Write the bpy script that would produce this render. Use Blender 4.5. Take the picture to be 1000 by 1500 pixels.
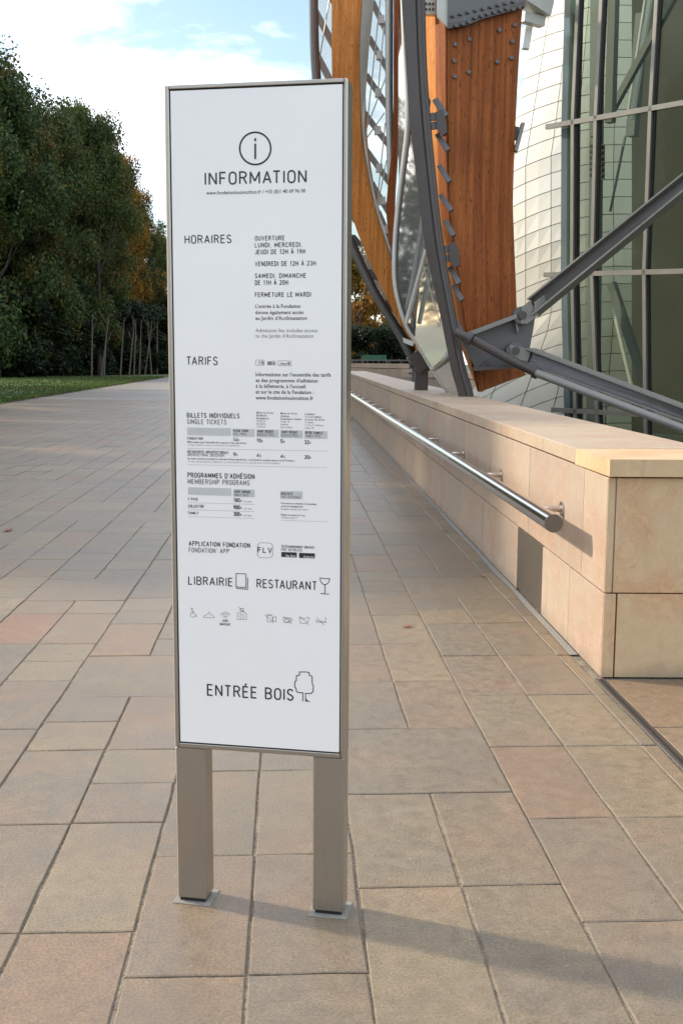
import bpy, bmesh, math, random
from mathutils import Vector, Matrix, noise
R = random.Random(7)
for o in list(bpy.data.objects): bpy.data.objects.remove(o)
scene = bpy.context.scene
COL = scene.collection
H = 1.62                       # eye height
PITCH, ROLL, FPX = 0.1374, 0.0053, 1585.0

# ------------------------------------------------------------------ camera
cam = bpy.data.cameras.new('camera')
cam.sensor_fit = 'VERTICAL'; cam.sensor_height = 36; cam.sensor_width = 24
cam.lens = FPX / 1500 * 36; cam.clip_start = .05; cam.clip_end = 3000
camo = bpy.data.objects.new('camera', cam); COL.objects.link(camo)
camo.location = (0, 0, H)
camo.rotation_euler = (Matrix.Rotation(math.pi/2 - PITCH, 3, 'X') @ Matrix.Rotation(ROLL, 3, 'Z')).to_euler()
scene.camera = camo
scene.view_settings.view_transform = 'Standard'
scene.view_settings.look = 'None'
scene.view_settings.gamma = 1
scene.view_settings.use_curve_mapping = False
scene.view_settings.exposure = 1.88

# ------------------------------------------------------------------ sun and sky
SUN_EL = math.radians(29)
SUN_DIR = Vector((-.936, .352, 0)).normalized() * math.cos(SUN_EL) + Vector((0, 0, math.sin(SUN_EL)))
sun = bpy.data.lights.new('sun', 'SUN'); sun.energy = 1.45; sun.angle = math.radians(2.6); sun.color = (1, .86, .68)
suno = bpy.data.objects.new('sun', sun); COL.objects.link(suno)
suno.rotation_euler = SUN_DIR.to_track_quat('Z', 'Y').to_euler()
suno.location = (-30, 12, 30)
world = bpy.data.worlds.new('World'); scene.world = world; world.use_nodes = True
wn = world.node_tree.nodes; wl = world.node_tree.links
for n in list(wn): wn.remove(n)
wo = wn.new('ShaderNodeOutputWorld'); bg = wn.new('ShaderNodeBackground'); bg.inputs['Strength'].default_value = .13
sk = wn.new('ShaderNodeTexSky'); sk.sky_type = 'NISHITA'; sk.sun_disc = False
sk.sun_elevation = SUN_EL; sk.sun_rotation = math.atan2(SUN_DIR.x, SUN_DIR.y)
sk.air_density = 1.0; sk.dust_density = .7; sk.ozone_density = 1.0
tc = wn.new('ShaderNodeTexCoord'); mp = wn.new('ShaderNodeMapping'); mp.inputs['Scale'].default_value = (1, 1, 2.6)
mp.inputs['Location'].default_value = (.1, .6, .9)
nz = wn.new('ShaderNodeTexNoise'); nz.inputs['Scale'].default_value = 3.4; nz.inputs['Detail'].default_value = 9
nz.inputs['Roughness'].default_value = .58; nz.inputs['Distortion'].default_value = .35
cr = wn.new('ShaderNodeValToRGB'); cr.color_ramp.elements[0].position = .41; cr.color_ramp.elements[1].position = .66
cr.color_ramp.elements[0].color = (.0, .0, .0, 1)
mx = wn.new('ShaderNodeMix'); mx.data_type = 'RGBA'
mx.inputs['B'].default_value = (5.6, 5.7, 5.9, 1)
wl.new(tc.outputs['Generated'], mp.inputs['Vector']); wl.new(mp.outputs[0], nz.inputs['Vector']); wl.new(nz.outputs['Fac'], cr.inputs[0])
wl.new(cr.outputs[0], mx.inputs['Factor']); tn = wn.new('ShaderNodeMix'); tn.data_type = 'RGBA'; tn.blend_type = 'MULTIPLY'; tn.inputs['Factor'].default_value = 1; tn.inputs['B'].default_value = (.56, .54, .52, 1)   # dims the clear sky evenly so its blue shows
wl.new(sk.outputs[0], tn.inputs['A']); wl.new(tn.outputs['Result'], mx.inputs['A']); wl.new(mx.outputs['Result'], bg.inputs[0]); wl.new(bg.outputs[0], wo.inputs[0])

# ------------------------------------------------------------------ helpers
_cp, _sp, _cr, _sr = math.cos(PITCH), math.sin(PITCH), math.cos(ROLL), math.sin(ROLL)
def ray(x, y):
    a, b = x - 500, y - 750
    u = a*_cr + b*_sr; v = -a*_sr + b*_cr
    return Vector((u, FPX*_cp - v*_sp, -FPX*_sp - v*_cp))
def at(x, y, Y):
    """a point of the place, at Y metres ahead"""
    d = ray(x, y); return Vector((0, 0, H)) + d*(Y/d.y)

def tag(o, label=None, cat=None, group=None, kind=None):
    if label: o['label'] = label
    if cat: o['category'] = cat
    if group: o['group'] = group
    if kind: o['kind'] = kind
    return o
def empty(name, loc=(0, 0, 0), rz=0, **k):
    o = bpy.data.objects.new(name, None); COL.objects.link(o); o.location = loc; o.rotation_euler = (0, 0, rz)
    o.empty_display_size = .1
    return tag(o, **k)
def link(name, me, parent=None, m=None):
    o = bpy.data.objects.new(name, me); COL.objects.link(o)
    if m and not me.materials: me.materials.append(m)
    if parent is not None:
        o.parent = parent
    return o
class MB:
    """collects shapes in world (or parent) space"""
    def __init__(s): s.v = []; s.f = []; s.sm = []
    def add(s, vs, fs, smooth=False):
        b = len(s.v); s.v += [tuple(x) for x in vs]
        for f in fs: s.f.append(tuple(i+b for i in f)); s.sm.append(smooth)
        return s
    def box(s, c, d, M=None):
        c = Vector(c); hx, hy, hz = d[0]/2, d[1]/2, d[2]/2
        vs = [Vector((sx*hx, sy*hy, sz*hz)) for sz in (-1, 1) for sy in (-1, 1) for sx in (-1, 1)]
        if M is not None: vs = [M @ v for v in vs]
        return s.add([v+c for v in vs], [(0, 2, 3, 1), (4, 5, 7, 6), (0, 1, 5, 4), (2, 6, 7, 3), (0, 4, 6, 2), (1, 3, 7, 5)])
    def bbox(s, c, d, b=.004, M=None):
        """box with chamfered edges"""
        bm = bmesh.new(); bmesh.ops.create_cube(bm, size=1)
        for v in bm.verts: v.co = Vector((v.co.x*d[0], v.co.y*d[1], v.co.z*d[2]))
        bmesh.ops.bevel(bm, geom=list(bm.edges), offset=b, segments=1, affect='EDGES', clamp_overlap=True)
        bm.verts.index_update(); c = Vector(c)
        s.add([((M @ v.co) if M is not None else v.co) + c for v in bm.verts], [[v.index for v in f.verts] for f in bm.faces]); bm.free(); return s
    def bar(s, a, b, w, h, up=Vector((0, 0, 1))):
        """rectangular bar from a to b: w across, h along up"""
        a, b = Vector(a), Vector(b); d = (b-a).normalized()
        sx = d.cross(up); sx = sx.normalized() if sx.length > 1e-5 else Vector((1, 0, 0)); uz = sx.cross(d)
        vs = [p + sx*w/2*i + uz*h/2*j for p in (a, b) for i, j in ((-1, -1), (1, -1), (1, 1), (-1, 1))]
        return s.add(vs, [(3, 2, 1, 0), (4, 5, 6, 7), (0, 1, 5, 4), (1, 2, 6, 5), (2, 3, 7, 6), (3, 0, 4, 7)])
    def tube(s, pts, r, seg=10, cap=True):
        pts = [Vector(p) for p in pts]; n = len(pts); rr = r if isinstance(r, (list, tuple)) else [r]*n
        t0 = (pts[1]-pts[0]).normalized(); ref = Vector((0, 0, 1)) if abs(t0.z) < .9 else Vector((1, 0, 0))
        N = t0.cross(ref).normalized(); vs = []
        for i, p in enumerate(pts):
            t = (pts[min(i+1, n-1)] - pts[max(i-1, 0)]).normalized()
            N = (N - t*N.dot(t)).normalized(); B = t.cross(N)
            vs += [p + (N*math.cos(2*math.pi*k/seg) + B*math.sin(2*math.pi*k/seg))*rr[i] for k in range(seg)]
        fs = [(i*seg+k, i*seg+(k+1) % seg, (i+1)*seg+(k+1) % seg, (i+1)*seg+k) for i in range(n-1) for k in range(seg)]
        s.add(vs, fs, True)
        if cap:
            s.add(vs[:seg], [tuple(range(seg))[::-1]]); s.add(vs[-seg:], [tuple(range(seg))])
        return s
    def loft(s, rails, smooth=False):
        """rails: closed ring of equally long point lists"""
        n = len(rails[0]); m = len(rails)
        vs = [rails[k][i] for i in range(n) for k in range(m)]
        fs = [(i*m+k, i*m+(k+1) % m, (i+1)*m+(k+1) % m, (i+1)*m+k) for i in range(n-1) for k in range(m)]
        fs += [tuple(range(m))[::-1], tuple((n-1)*m+k for k in range(m))]
        return s.add(vs, fs, smooth)
    def prism(s, pts, off):
        pts = [Vector(p) for p in pts]; n = len(pts); off = Vector(off)
        vs = pts + [p+off for p in pts]
        fs = [tuple(range(n)), tuple(range(n, 2*n))[::-1]] + [(i, (i+n), (i+1) % n + n, (i+1) % n) for i in range(n)]
        return s.add(vs, fs)
    def mesh(s, name, m=None, fix=True):
        me = bpy.data.meshes.new(name); me.from_pydata(s.v, [], s.f)
        me.polygons.foreach_set('use_smooth', s.sm)
        if fix:
            bm = bmesh.new(); bm.from_mesh(me)
            bmesh.ops.recalc_face_normals(bm, faces=bm.faces); bm.to_mesh(me); bm.free()
        if m: me.materials.append(m)
        me.update(); return me
    def build(s, name, m, parent=None, fix=True, **k):
        o = link(name, s.mesh(name, m, fix), parent)
        if parent is not None and parent.location.length + abs(parent.rotation_euler.z) > 0 and not k.pop('local', False):
            o.matrix_parent_inverse = Matrix.LocRotScale(parent.location, parent.rotation_euler, None).inverted()
        k.pop('local', None)
        return tag(o, **k)
def smooth(pts, n=6):
    """Catmull-Rom through tuples"""
    out = []; P = [pts[0]] + list(pts) + [pts[-1]]
    for i in range(1, len(P)-2):
        for k in range(n):
            t = k/n; a, b, c, d = P[i-1], P[i], P[i+1], P[i+2]
            out.append(tuple(.5*((2*b[j]) + (-a[j]+c[j])*t + (2*a[j]-5*b[j]+4*c[j]-d[j])*t*t + (-a[j]+3*b[j]-3*c[j]+d[j])*t**3) for j in range(len(a))))
    out.append(tuple(pts[-1])); return out

# ------------------------------------------------------------------ materials
class NT:
    def __init__(s, name):
        s.m = bpy.data.materials.new(name); s.m.use_nodes = True; s.t = s.m.node_tree; s.n = s.t.nodes; s.l = s.t.links
        s.b = s.n['Principled BSDF']; s.out = s.n['Material Output']
        s.co = s.n.new('ShaderNodeTexCoord').outputs['Object']
    def new(s, k, **kw):
        n = s.n.new(k)
        for a, b in kw.items(): setattr(n, a, b)
        return n
    def put(s, sock, v):
        if isinstance(v, bpy.types.NodeSocket): s.l.new(v, sock)
        elif v is not None:
            if isinstance(v, (tuple, list)) and len(v) == 3 and sock.type == 'RGBA': v = (*v, 1)
            sock.default_value = v
    def map(s, scale, vec=None, rot=None):
        n = s.new('ShaderNodeMapping'); s.put(n.inputs['Vector'], vec or s.co); n.inputs['Scale'].default_value = scale
        if rot: n.inputs['Rotation'].default_value = rot
        return n.outputs[0]
    def noise(s, scale, vec=None, detail=4, rough=.55, dist=0):
        n = s.new('ShaderNodeTexNoise'); s.put(n.inputs['Vector'], vec or s.co); n.inputs['Scale'].default_value = scale
        n.inputs['Detail'].default_value = detail; n.inputs['Roughness'].default_value = rough; n.inputs['Distortion'].default_value = dist
        return n.outputs['Fac']
    def ramp(s, fac, stops, interp='LINEAR'):
        n = s.new('ShaderNodeValToRGB'); s.put(n.inputs[0], fac); e = n.color_ramp.elements; n.color_ramp.interpolation = interp
        while len(e) < len(stops): e.new(.5)
        for x, (p, c) in zip(e, stops):
            x.position = p; x.color = (*c, 1) if isinstance(c, tuple) else (c, c, c, 1)
        return n.outputs[0]
    def mix(s, fac, a, b, blend='MIX'):
        n = s.new('ShaderNodeMix', data_type='RGBA', blend_type=blend)
        s.put(n.inputs['Factor'], fac); s.put(n.inputs['A'], a); s.put(n.inputs['B'], b); return n.outputs['Result']
    def math(s, op, a, b=0.):
        n = s.new('ShaderNodeMath', operation=op); s.put(n.inputs[0], a); s.put(n.inputs[1], b); return n.outputs[0]
    def bump(s, h, strength=.3, dist=.01):
        n = s.new('ShaderNodeBump'); n.inputs['Strength'].default_value = strength; n.inputs['Distance'].default_value = dist
        s.put(n.inputs['Height'], h); s.l.new(n.outputs[0], s.b.inputs['Normal'])
    def set(s, **k):
        for a, v in k.items(): s.put(s.b.inputs[a.replace('_', ' ')], v)
        return s
def simple(name, col, rough=.5, metal=0., nscale=20, var=.12, bump=0):
    t = NT(name); n = t.noise(nscale)
    c = t.mix(n, tuple(x*(1-var) for x in col), tuple(min(1, x*(1+var)) for x in col))
    t.set(Base_Color=c, Roughness=t.ramp(t.noise(nscale*.6), [(.3, rough*.85), (.7, min(1, rough*1.15))]), Metallic=metal)
    if bump: t.bump(n, bump, .003)
    return t.m

def slab_mat(name, island):
    t = NT(name)
    co = t.new('ShaderNodeNewGeometry').outputs['Position']
    if island: rnd = t.new('ShaderNodeNewGeometry').outputs['Random Per Island']
    else: rnd = t.new('ShaderNodeObjectInfo').outputs['Random']
    base = t.ramp(rnd, [(0, (0.175, 0.139, 0.092)), (.16, (0.199, 0.157, 0.100)), (.3, (0.181, 0.142, 0.097)), (.45, (0.206, 0.161, 0.102)),
                        (.6, (0.169, 0.139, 0.098)), (.72, (0.190, 0.143, 0.095)), (.86, (0.183, 0.148, 0.099)), (.94, (0.204, 0.142, 0.090)), (.985, (0.220, 0.128, 0.078))], 'CONSTANT' if not island else 'LINEAR')
    off = t.new('ShaderNodeVectorMath', operation='ADD'); t.l.new(co, off.inputs[0])
    cmb = t.new('ShaderNodeCombineXYZ'); t.l.new(t.math('MULTIPLY', rnd, 91.), cmb.inputs[0]); t.l.new(t.math('MULTIPLY', rnd, 37.), cmb.inputs[1]); t.l.new(cmb.outputs[0], off.inputs[1])
    v = off.outputs[0]
    big = t.noise(2.6, v, 3, .5, .6); mid = t.noise(16, v, 6, .65, .5); fine = t.noise(130, v, 4, .7)
    c = t.mix(t.ramp(big, [(.48, 0.), (.75, .5)]), base, (.240, .155, .098))
    c = t.mix(t.ramp(big, [(.25, .45), (.42, 0.)]), c, (.150, .132, .110))
    c = t.mix(.75, c, t.ramp(mid, [(.25, .34), (.5, .5), (.75, .64)]), 'OVERLAY')
    c = t.mix(.55, c, t.ramp(fine, [(.32, .18), (.5, .5), (.68, .80)]), 'OVERLAY')
    vo = t.new('ShaderNodeTexVoronoi'); t.l.new(v, vo.inputs['Vector']); vo.inputs['Scale'].default_value = 46
    pit = t.ramp(vo.outputs['Distance'], [(.035, 1.), (.085, 0.)])
    pm = t.ramp(t.noise(5, v, 2), [(.45, 0.), (.60, .85)])
    pit = t.math('MULTIPLY', pit, pm)
    c = t.mix(pit, c, (.13, .09, .065))
    li = t.new('ShaderNodeTexVoronoi'); t.l.new(t.map((1, 1, 1), v), li.inputs['Vector']); li.inputs['Scale'].default_value = 19
    lf = t.math('MULTIPLY', t.ramp(li.outputs['Distance'], [(.03, 1.), (.08, 0.)]), t.ramp(t.noise(3.3, v, 2), [(.47, 0.), (.60, .8)]))
    c = t.mix(lf, c, (.36, .33, .28))
    # stains shared across slabs
    st = t.noise(.9, co, 4, .6)
    c = t.mix(t.ramp(st, [(.36, .35), (.5, 0.)]), c, (.13, .105, .088)); c = t.mix(t.ramp(t.noise(2.1, co, 5, .65), [(.60, 0.), (.74, .35)]), c, (.27, .235, .185))
    h = t.math('ADD', t.math('MULTIPLY', mid, .7), t.math('MULTIPLY', fine, .35)); h = t.math('SUBTRACT', h, t.math('MULTIPLY', pit, .5))
    t.set(Base_Color=c, Roughness=t.ramp(mid, [(.3, .36), (.7, .56)])); t.b.inputs['Specular IOR Level'].default_value = .5
    t.bump(h, .45, .004); return t.m
M = {}
M['slab'] = slab_mat('sandstone_paving', False); M['slab_field'] = slab_mat('sandstone_paving_far', True)
def mk_joint():
    t = NT('joint_grit'); n = t.noise(90, None, 5, .7); k = t.noise(7, None, 3)
    c = t.mix(t.ramp(k, [(.42, 0.), (.58, 1.)]), (.27, .235, .175), (.19, .16, .125)); c = t.mix(t.ramp(n, [(.5, 0.), (.62, .85)]), c, (.07, .055, .045))
    t.set(Base_Color=c, Roughness=.95); t.bump(n, .8, .006); return t.m
M['joint'] = mk_joint()
def mk_far_pave():
    t = NT('paving_far'); mp_ = t.map((1, 1, 1), None, (0, 0, -.0504)); b = t.new('ShaderNodeTexBrick'); t.l.new(mp_, b.inputs['Vector'])
    b.inputs['Scale'].default_value = 1; b.inputs['Brick Width'].default_value = .65; b.inputs['Row Height'].default_value = .73; b.inputs['Mortar Size'].default_value = .012
    b.inputs['Color1'].default_value = (.20, .172, .14, 1); b.inputs['Color2'].default_value = (.168, .146, .122, 1); b.inputs['Mortar'].default_value = (.15, .13, .11, 1)
    c = t.mix(.5, b.outputs[0], t.ramp(t.noise(.5), [(.3, .42), (.7, .58)]), 'OVERLAY')
    t.set(Base_Color=c, Roughness=.5); return t.m
M['far_pave'] = mk_far_pave()
def mk_stone(name, a, b_, vein):
    t = NT(name); rnd = t.new('ShaderNodeObjectInfo').outputs['Random']; co = t.new('ShaderNodeNewGeometry').outputs['Position']
    off = t.new('ShaderNodeVectorMath', operation='ADD'); t.l.new(co, off.inputs[0])
    cmb = t.new('ShaderNodeCombineXYZ'); t.l.new(t.math('MULTIPLY', rnd, 53.), cmb.inputs[0]); t.l.new(t.math('MULTIPLY', rnd, 17.), cmb.inputs[2]); t.l.new(cmb.outputs[0], off.inputs[1]); v = off.outputs[0]
    n1 = t.noise(1.7, v, 4, .6, .8); n2 = t.noise(9, v, 6, .6, 1.6); n3 = t.noise(150, v, 3, .6)
    c = t.mix(rnd, a, b_); c = t.mix(t.ramp(n1, [(.46, 0.), (.68, .75)]), c, vein)
    ln = t.ramp(t.math('ABSOLUTE', t.math('SUBTRACT', n2, .5)), [(0., .5), (.035, 0.)])
    ln = t.math('MULTIPLY', ln, t.ramp(n1, [(.45, 0.), (.6, 1.)])); c = t.mix(ln, c, tuple(x*.72 for x in vein))
    c = t.mix(.5, c, t.ramp(n3, [(.3, .42), (.7, .58)]), 'OVERLAY'); c = t.mix(.4, c, t.ramp(n2, [(.3, .40), (.7, .60)]), 'OVERLAY')
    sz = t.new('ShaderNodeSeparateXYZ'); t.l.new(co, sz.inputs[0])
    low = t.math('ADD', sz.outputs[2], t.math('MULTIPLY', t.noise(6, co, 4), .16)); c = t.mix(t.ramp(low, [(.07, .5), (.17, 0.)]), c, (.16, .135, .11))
    dr = t.noise(1, t.map((9, 9, .7), co), 4, .6); c = t.mix(t.ramp(dr, [(.58, 0.), (.72, .30)]), c, (.24, .19, .15))
    sp_ = t.new('ShaderNodeTexVoronoi'); t.l.new(co, sp_.inputs['Vector']); sp_.inputs['Scale'].default_value = 21; c = t.mix(t.ramp(sp_.outputs['Distance'], [(.03, .6), (.06, 0.)]), c, (.14, .10, .07))
    t.set(Base_Color=c, Roughness=.62); t.bump(n3, .25, .002); return t.m
M['stone'] = mk_stone('honed_limestone', (.40, .315, .235), (.325, .268, .218), (.39, .25, .18))
M['coping'] = mk_stone('coping_limestone', (.41, .328, .238), (.375, .30, .228), (.40, .27, .19))
M['stone_bounce_lit'] = mk_stone('limestone_bounce_lit', (.55, .40, .235), (.52, .385, .23), (.54, .29, .15))  # same limestone for the wall end, warm bounced light painted into its colour
M['dark_gap'] = simple('dark_gap', (.02, .017, .015), .9)
M['cement'] = simple('cement', (.235, .225, .20), .9, 0, 30, .25, .3)
def mk_brushed(name, col, rough, sc=(300, 300, 6), metal=1.):
    t = NT(name); n = t.noise(1, t.map(sc), 3, .6); k = t.noise(2.5, None, 3)
    t.set(Base_Color=t.mix(k, tuple(x*.92 for x in col), col), Metallic=metal, Roughness=t.ramp(n, [(.3, rough*.8), (.7, rough*1.25)])); t.bump(n, .06, .001); return t.m
M['alu'] = mk_brushed('champagne_aluminium', (.40, .372, .335), .34, metal=.92)
M['steel'] = mk_brushed('brushed_stainless', (.62, .58, .54), .17, (6, 300, 300))
M['plate'] = mk_brushed('plate_metal', (.20, .175, .15), .5)
M['gasket'] = simple('black_gasket', (.012, .012, .014), .5)
def mk_panel():
    t = NT('white_enamel_panel'); n = t.noise(3); t.set(Base_Color=t.mix(n, (.82, .82, .82), (.85, .85, .845)), Roughness=.28)
    t.b.inputs['Coat Weight'].default_value = .2; return t.m
M['panel'] = mk_panel()
M['ink'] = simple('black_ink', (.018, .018, .024), .4); M['ink_grey'] = simple('grey_ink', (.20, .20, .21), .4)
M['ink_pale'] = simple('pale_grey_print', (.52, .53, .54), .4)
def mk_wood(name, a, b_, c_, lam=11):
    t = NT(name)
    sep = t.new('ShaderNodeSeparateXYZ'); t.l.new(t.co, sep.inputs[0])
    s1 = t.math('ADD', sep.outputs[0], t.math('MULTIPLY', sep.outputs[1], .8))
    cmb = t.new('ShaderNodeCombineXYZ'); t.l.new(s1, cmb.inputs[0]); t.l.new(t.math('MULTIPLY', sep.outputs[2], .035), cmb.inputs[2])
    bands = t.noise(lam, cmb.outputs[0], 1, .5)
    g = t.noise(1, t.map((70, 50, 1.3)), 6, .65); d = t.noise(1, t.map((60, 60, 11)), 2)
    c = t.ramp(bands, [(.3, a), (.5, b_), (.7, c_)]); c = t.mix(.7, c, t.ramp(g, [(.3, .32), (.7, .68)]), 'OVERLAY')
    c = t.mix(t.ramp(d, [(.33, .85), (.38, 0.)]), c, tuple(x*.3 for x in a))
    w = t.noise(.8, None, 4, .6); c = t.mix(t.ramp(w, [(.35, .35), (.55, 0.)]), c, tuple(x*.6 for x in a))
    t.b.inputs['Specular IOR Level'].default_value = .2; t.set(Base_Color=c, Roughness=.6); t.bump(g, .2, .004); return t.m
M['wood'] = mk_wood('larch_glulam_shaded', (.18, .048, .010), (.27, .078, .018), (.34, .108, .026))  # larch as on the shaded faces, the shade is put into the colour
M['wood_sunlit'] = mk_wood('larch_glulam_sunlit', (.45, .165, .036), (.55, .215, .05), (.62, .26, .07), 16)  # the same larch again, sunlight painted in as a brighter orange
M['mast'] = simple('painted_dark_steel', (.075, .065, .062), .38, .3, 3, .15)
M['steel_grey'] = simple('painted_grey_steel', (.115, .115, .115), .42, .2, 4, .15)
M['steel_mid'] = simple('painted_mid_grey_steel', (.22, .215, .195), .42, .2, 4, .12)
M['steel_pale'] = simple('pale_grey_steel', (.55, .56, .52), .4, .2, 4, .1)
M['mullion'] = simple('mullion_aluminium', (.25, .24, .205), .38, .5, 6, .1)
M['fin'] = simple('glass_fin', (.16, .20, .20), .15, .3, 6, .1)
def mk_glass(name, tint, refl, rough=.02, wave=.0, white=0., whitecol=(.8, .82, .76)):
    t = NT(name); t.n.remove(t.b)
    tr = t.new('ShaderNodeBsdfTransparent'); tr.inputs[0].default_value = (*tint, 1)
    gl = t.new('ShaderNodeBsdfGlossy'); gl.inputs['Roughness'].default_value = rough; gl.inputs[0].default_value = (.95, .97, .95, 1)
    lw = t.new('ShaderNodeLayerWeight'); lw.inputs[0].default_value = refl
    if wave:
        bp = t.new('ShaderNodeBump'); bp.inputs['Strength'].default_value = wave; bp.inputs['Distance'].default_value = .15; t.l.new(t.noise(.9, None, 2), bp.inputs['Height'])
        t.l.new(bp.outputs[0], gl.inputs['Normal'])
    base = tr.outputs[0]
    if white:
        df = t.new('ShaderNodeBsdfDiffuse'); df.inputs[0].default_value = (*whitecol, 1); tl = t.new('ShaderNodeBsdfTranslucent'); tl.inputs[0].default_value = (*whitecol, 1)
        a = t.new('ShaderNodeAddShader'); m0 = t.new('ShaderNodeMixShader'); m0.inputs[0].default_value = .6; t.l.new(df.outputs[0], m0.inputs[1]); t.l.new(tl.outputs[0], m0.inputs[2])
        m1 = t.new('ShaderNodeMixShader'); m1.inputs[0].default_value = white; t.l.new(base, m1.inputs[1]); t.l.new(m0.outputs[0], m1.inputs[2]); base = m1.outputs[0]
    m2 = t.new('ShaderNodeMixShader'); t.l.new(lw.outputs['Facing' if refl > .35 else 'Fresnel'], m2.inputs[0])
    t.l.new(base, m2.inputs[1]); t.l.new(gl.outputs[0], m2.inputs[2]); t.l.new(m2.outputs[0], t.out.inputs[0]); return t.m
M['glass'] = mk_glass('green_tinted_glass', (.74, .78, .70), .13)
M['frit'] = mk_glass('fritted_sail_glass', (.93, .95, .92), .08, .05, 0, .22)
def mk_mirror():
    t = NT('reflective_sail_glass'); n = t.noise(.8, None, 2, .5, .4)
    t.set(Base_Color=(.62, .64, .62), Metallic=.82, Roughness=.04); t.bump(n, .05, .1); return t.m
M['mirror'] = mk_mirror()
def mk_ice():
    t = NT('white_fibre_concrete'); r = t.new('ShaderNodeObjectInfo').outputs['Random']; n = t.noise(2.5)
    c = t.mix(r, (.72, .695, .59), (.79, .765, .66)); c = t.mix(.5, c, t.ramp(n, [(.3, .44), (.7, .56)]), 'OVERLAY'); t.set(Base_Color=c, Roughness=.38); return t.m
M['ice'] = mk_ice()
M['interior'] = simple('interior_dark', (.062, .068, .056), .7, 0, .6, .5)
M['int_steel'] = simple('interior_steel', (.17, .19, .18), .5, .2)
M['int_pale'] = simple('interior_pale', (.62, .64, .60), .4)
M['bark'] = simple('bark', (.045, .036, .028), .9, 0, 12, .3, .5)
M['stem'] = simple('pale_stem', (.11, .09, .065), .9, 0, 12, .3)
def mk_leaf(name, cols, patch, thr):
    t = NT(name); r = t.new('ShaderNodeNewGeometry').outputs['Random Per Island']
    pos = t.new('ShaderNodeNewGeometry').outputs['Position']; n = t.noise(.22, pos, 3, .6)
    c = t.ramp(r, [(i/(len(cols)-1), q) for i, q in enumerate(cols)])
    c = t.mix(t.ramp(t.math('ADD', n, t.math('MULTIPLY', r, .16)), [(thr, 0.), (thr+.08, 1.)]), c, t.ramp(r, [(0., patch[0]), (1., patch[1])]))
    t.set(Base_Color=c, Roughness=.6); t.b.inputs['Specular IOR Level'].default_value = .25
    tl = t.new('ShaderNodeBsdfTranslucent'); t.l.new(c, tl.inputs[0]); m = t.new('ShaderNodeMixShader'); m.inputs[0].default_value = .3
    t.l.new(t.b.outputs[0], m.inputs[1]); t.l.new(tl.outputs[0], m.inputs[2]); t.l.new(m.outputs[0], t.out.inputs[0]); return t.m
M['leaf'] = mk_leaf('leaf_green', [(.018, .036, .013), (.036, .066, .018), (.085, .120, .028), (.026, .052, .024)], ((.10, .085, .018), (.16, .10, .02)), .66)
M['leaf_olive'] = mk_leaf('leaf_olive', [(.028, .045, .014), (.05, .08, .02), (.095, .12, .025), (.036, .055, .02)], ((.10, .085, .018), (.16, .09, .02)), .66)
M['leaf_gold'] = mk_leaf('leaf_gold', [(.04, .055, .014), (.08, .085, .02), (.12, .10, .02), (.045, .06, .02)], ((.24, .16, .02), (.32, .15, .02)), .55)
M['leaf_autumn'] = mk_leaf('leaf_autumn', [(.10, .09, .015), (.20, .14, .02), (.28, .13, .015), (.09, .10, .02)], ((.30, .11, .015), (.38, .20, .03)), .55)
M['leaf_dark'] = mk_leaf('leaf_dark', [(.010, .020, .010), (.020, .034, .014), (.030, .046, .018), (.016, .030, .016)], ((.05, .05, .015), (.07, .06, .015)), .70)
M['grass'] = simple('lawn', (.052, .088, .020), .9, 0, 3, .35, .4)
M['blade'] = mk_leaf('grass_blades', [(.045, .085, .018), (.065, .11, .022), (.08, .12, .03)], ((.10, .09, .03), (.12, .11, .04)), .66)
M['soil'] = simple('soil', (.085, .058, .035), .95, 0, 9, .4, .5)
M['field'] = simple('woodland_floor', (.040, .048, .022), .95, 0, .4, .3)
M['barrier'] = simple('green_barrier', (.02, .10, .05), .5)
M['leaf_litter'] = simple('dead_leaf', (.22, .06, .025), .6)

# ------------------------------------------------------------------ ground
PH = -.0504
Dv = Vector((math.sin(PH), math.cos(PH), 0)); Nv = Vector((math.cos(PH), -math.sin(PH), 0))
def st(s, t, z=0): return Nv*s + Dv*t + Vector((0, 0, z))
MB().add([(-700, -500, -.05), (700, -500, -.05), (700, 1200, -.05), (-700, 1200, -.05)], [(0, 1, 2, 3)]).build('ground', M['field'], kind='structure', label='dark ground under the trees and out to the horizon')
paving = empty('paving', kind='structure', label='sandstone paved forecourt')
# bedding (joint grit) under the modelled slabs, far sheet beyond
q = MB(); FAR = 46
q.add([st(-16, -2, -.0062), st(6, -2, -.0062), st(6, FAR, -.0062), st(-16, FAR, -.0062)], [(0, 1, 2, 3)])
q.build('joint_bed', M['joint'], paving)
MB().add([st(-18, FAR, -.004), st(8, FAR, -.004), st(12, 260, -.004), st(-14, 260, -.004)], [(0, 1, 2, 3)]).build('far_paving', M['far_pave'], paving)

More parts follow.
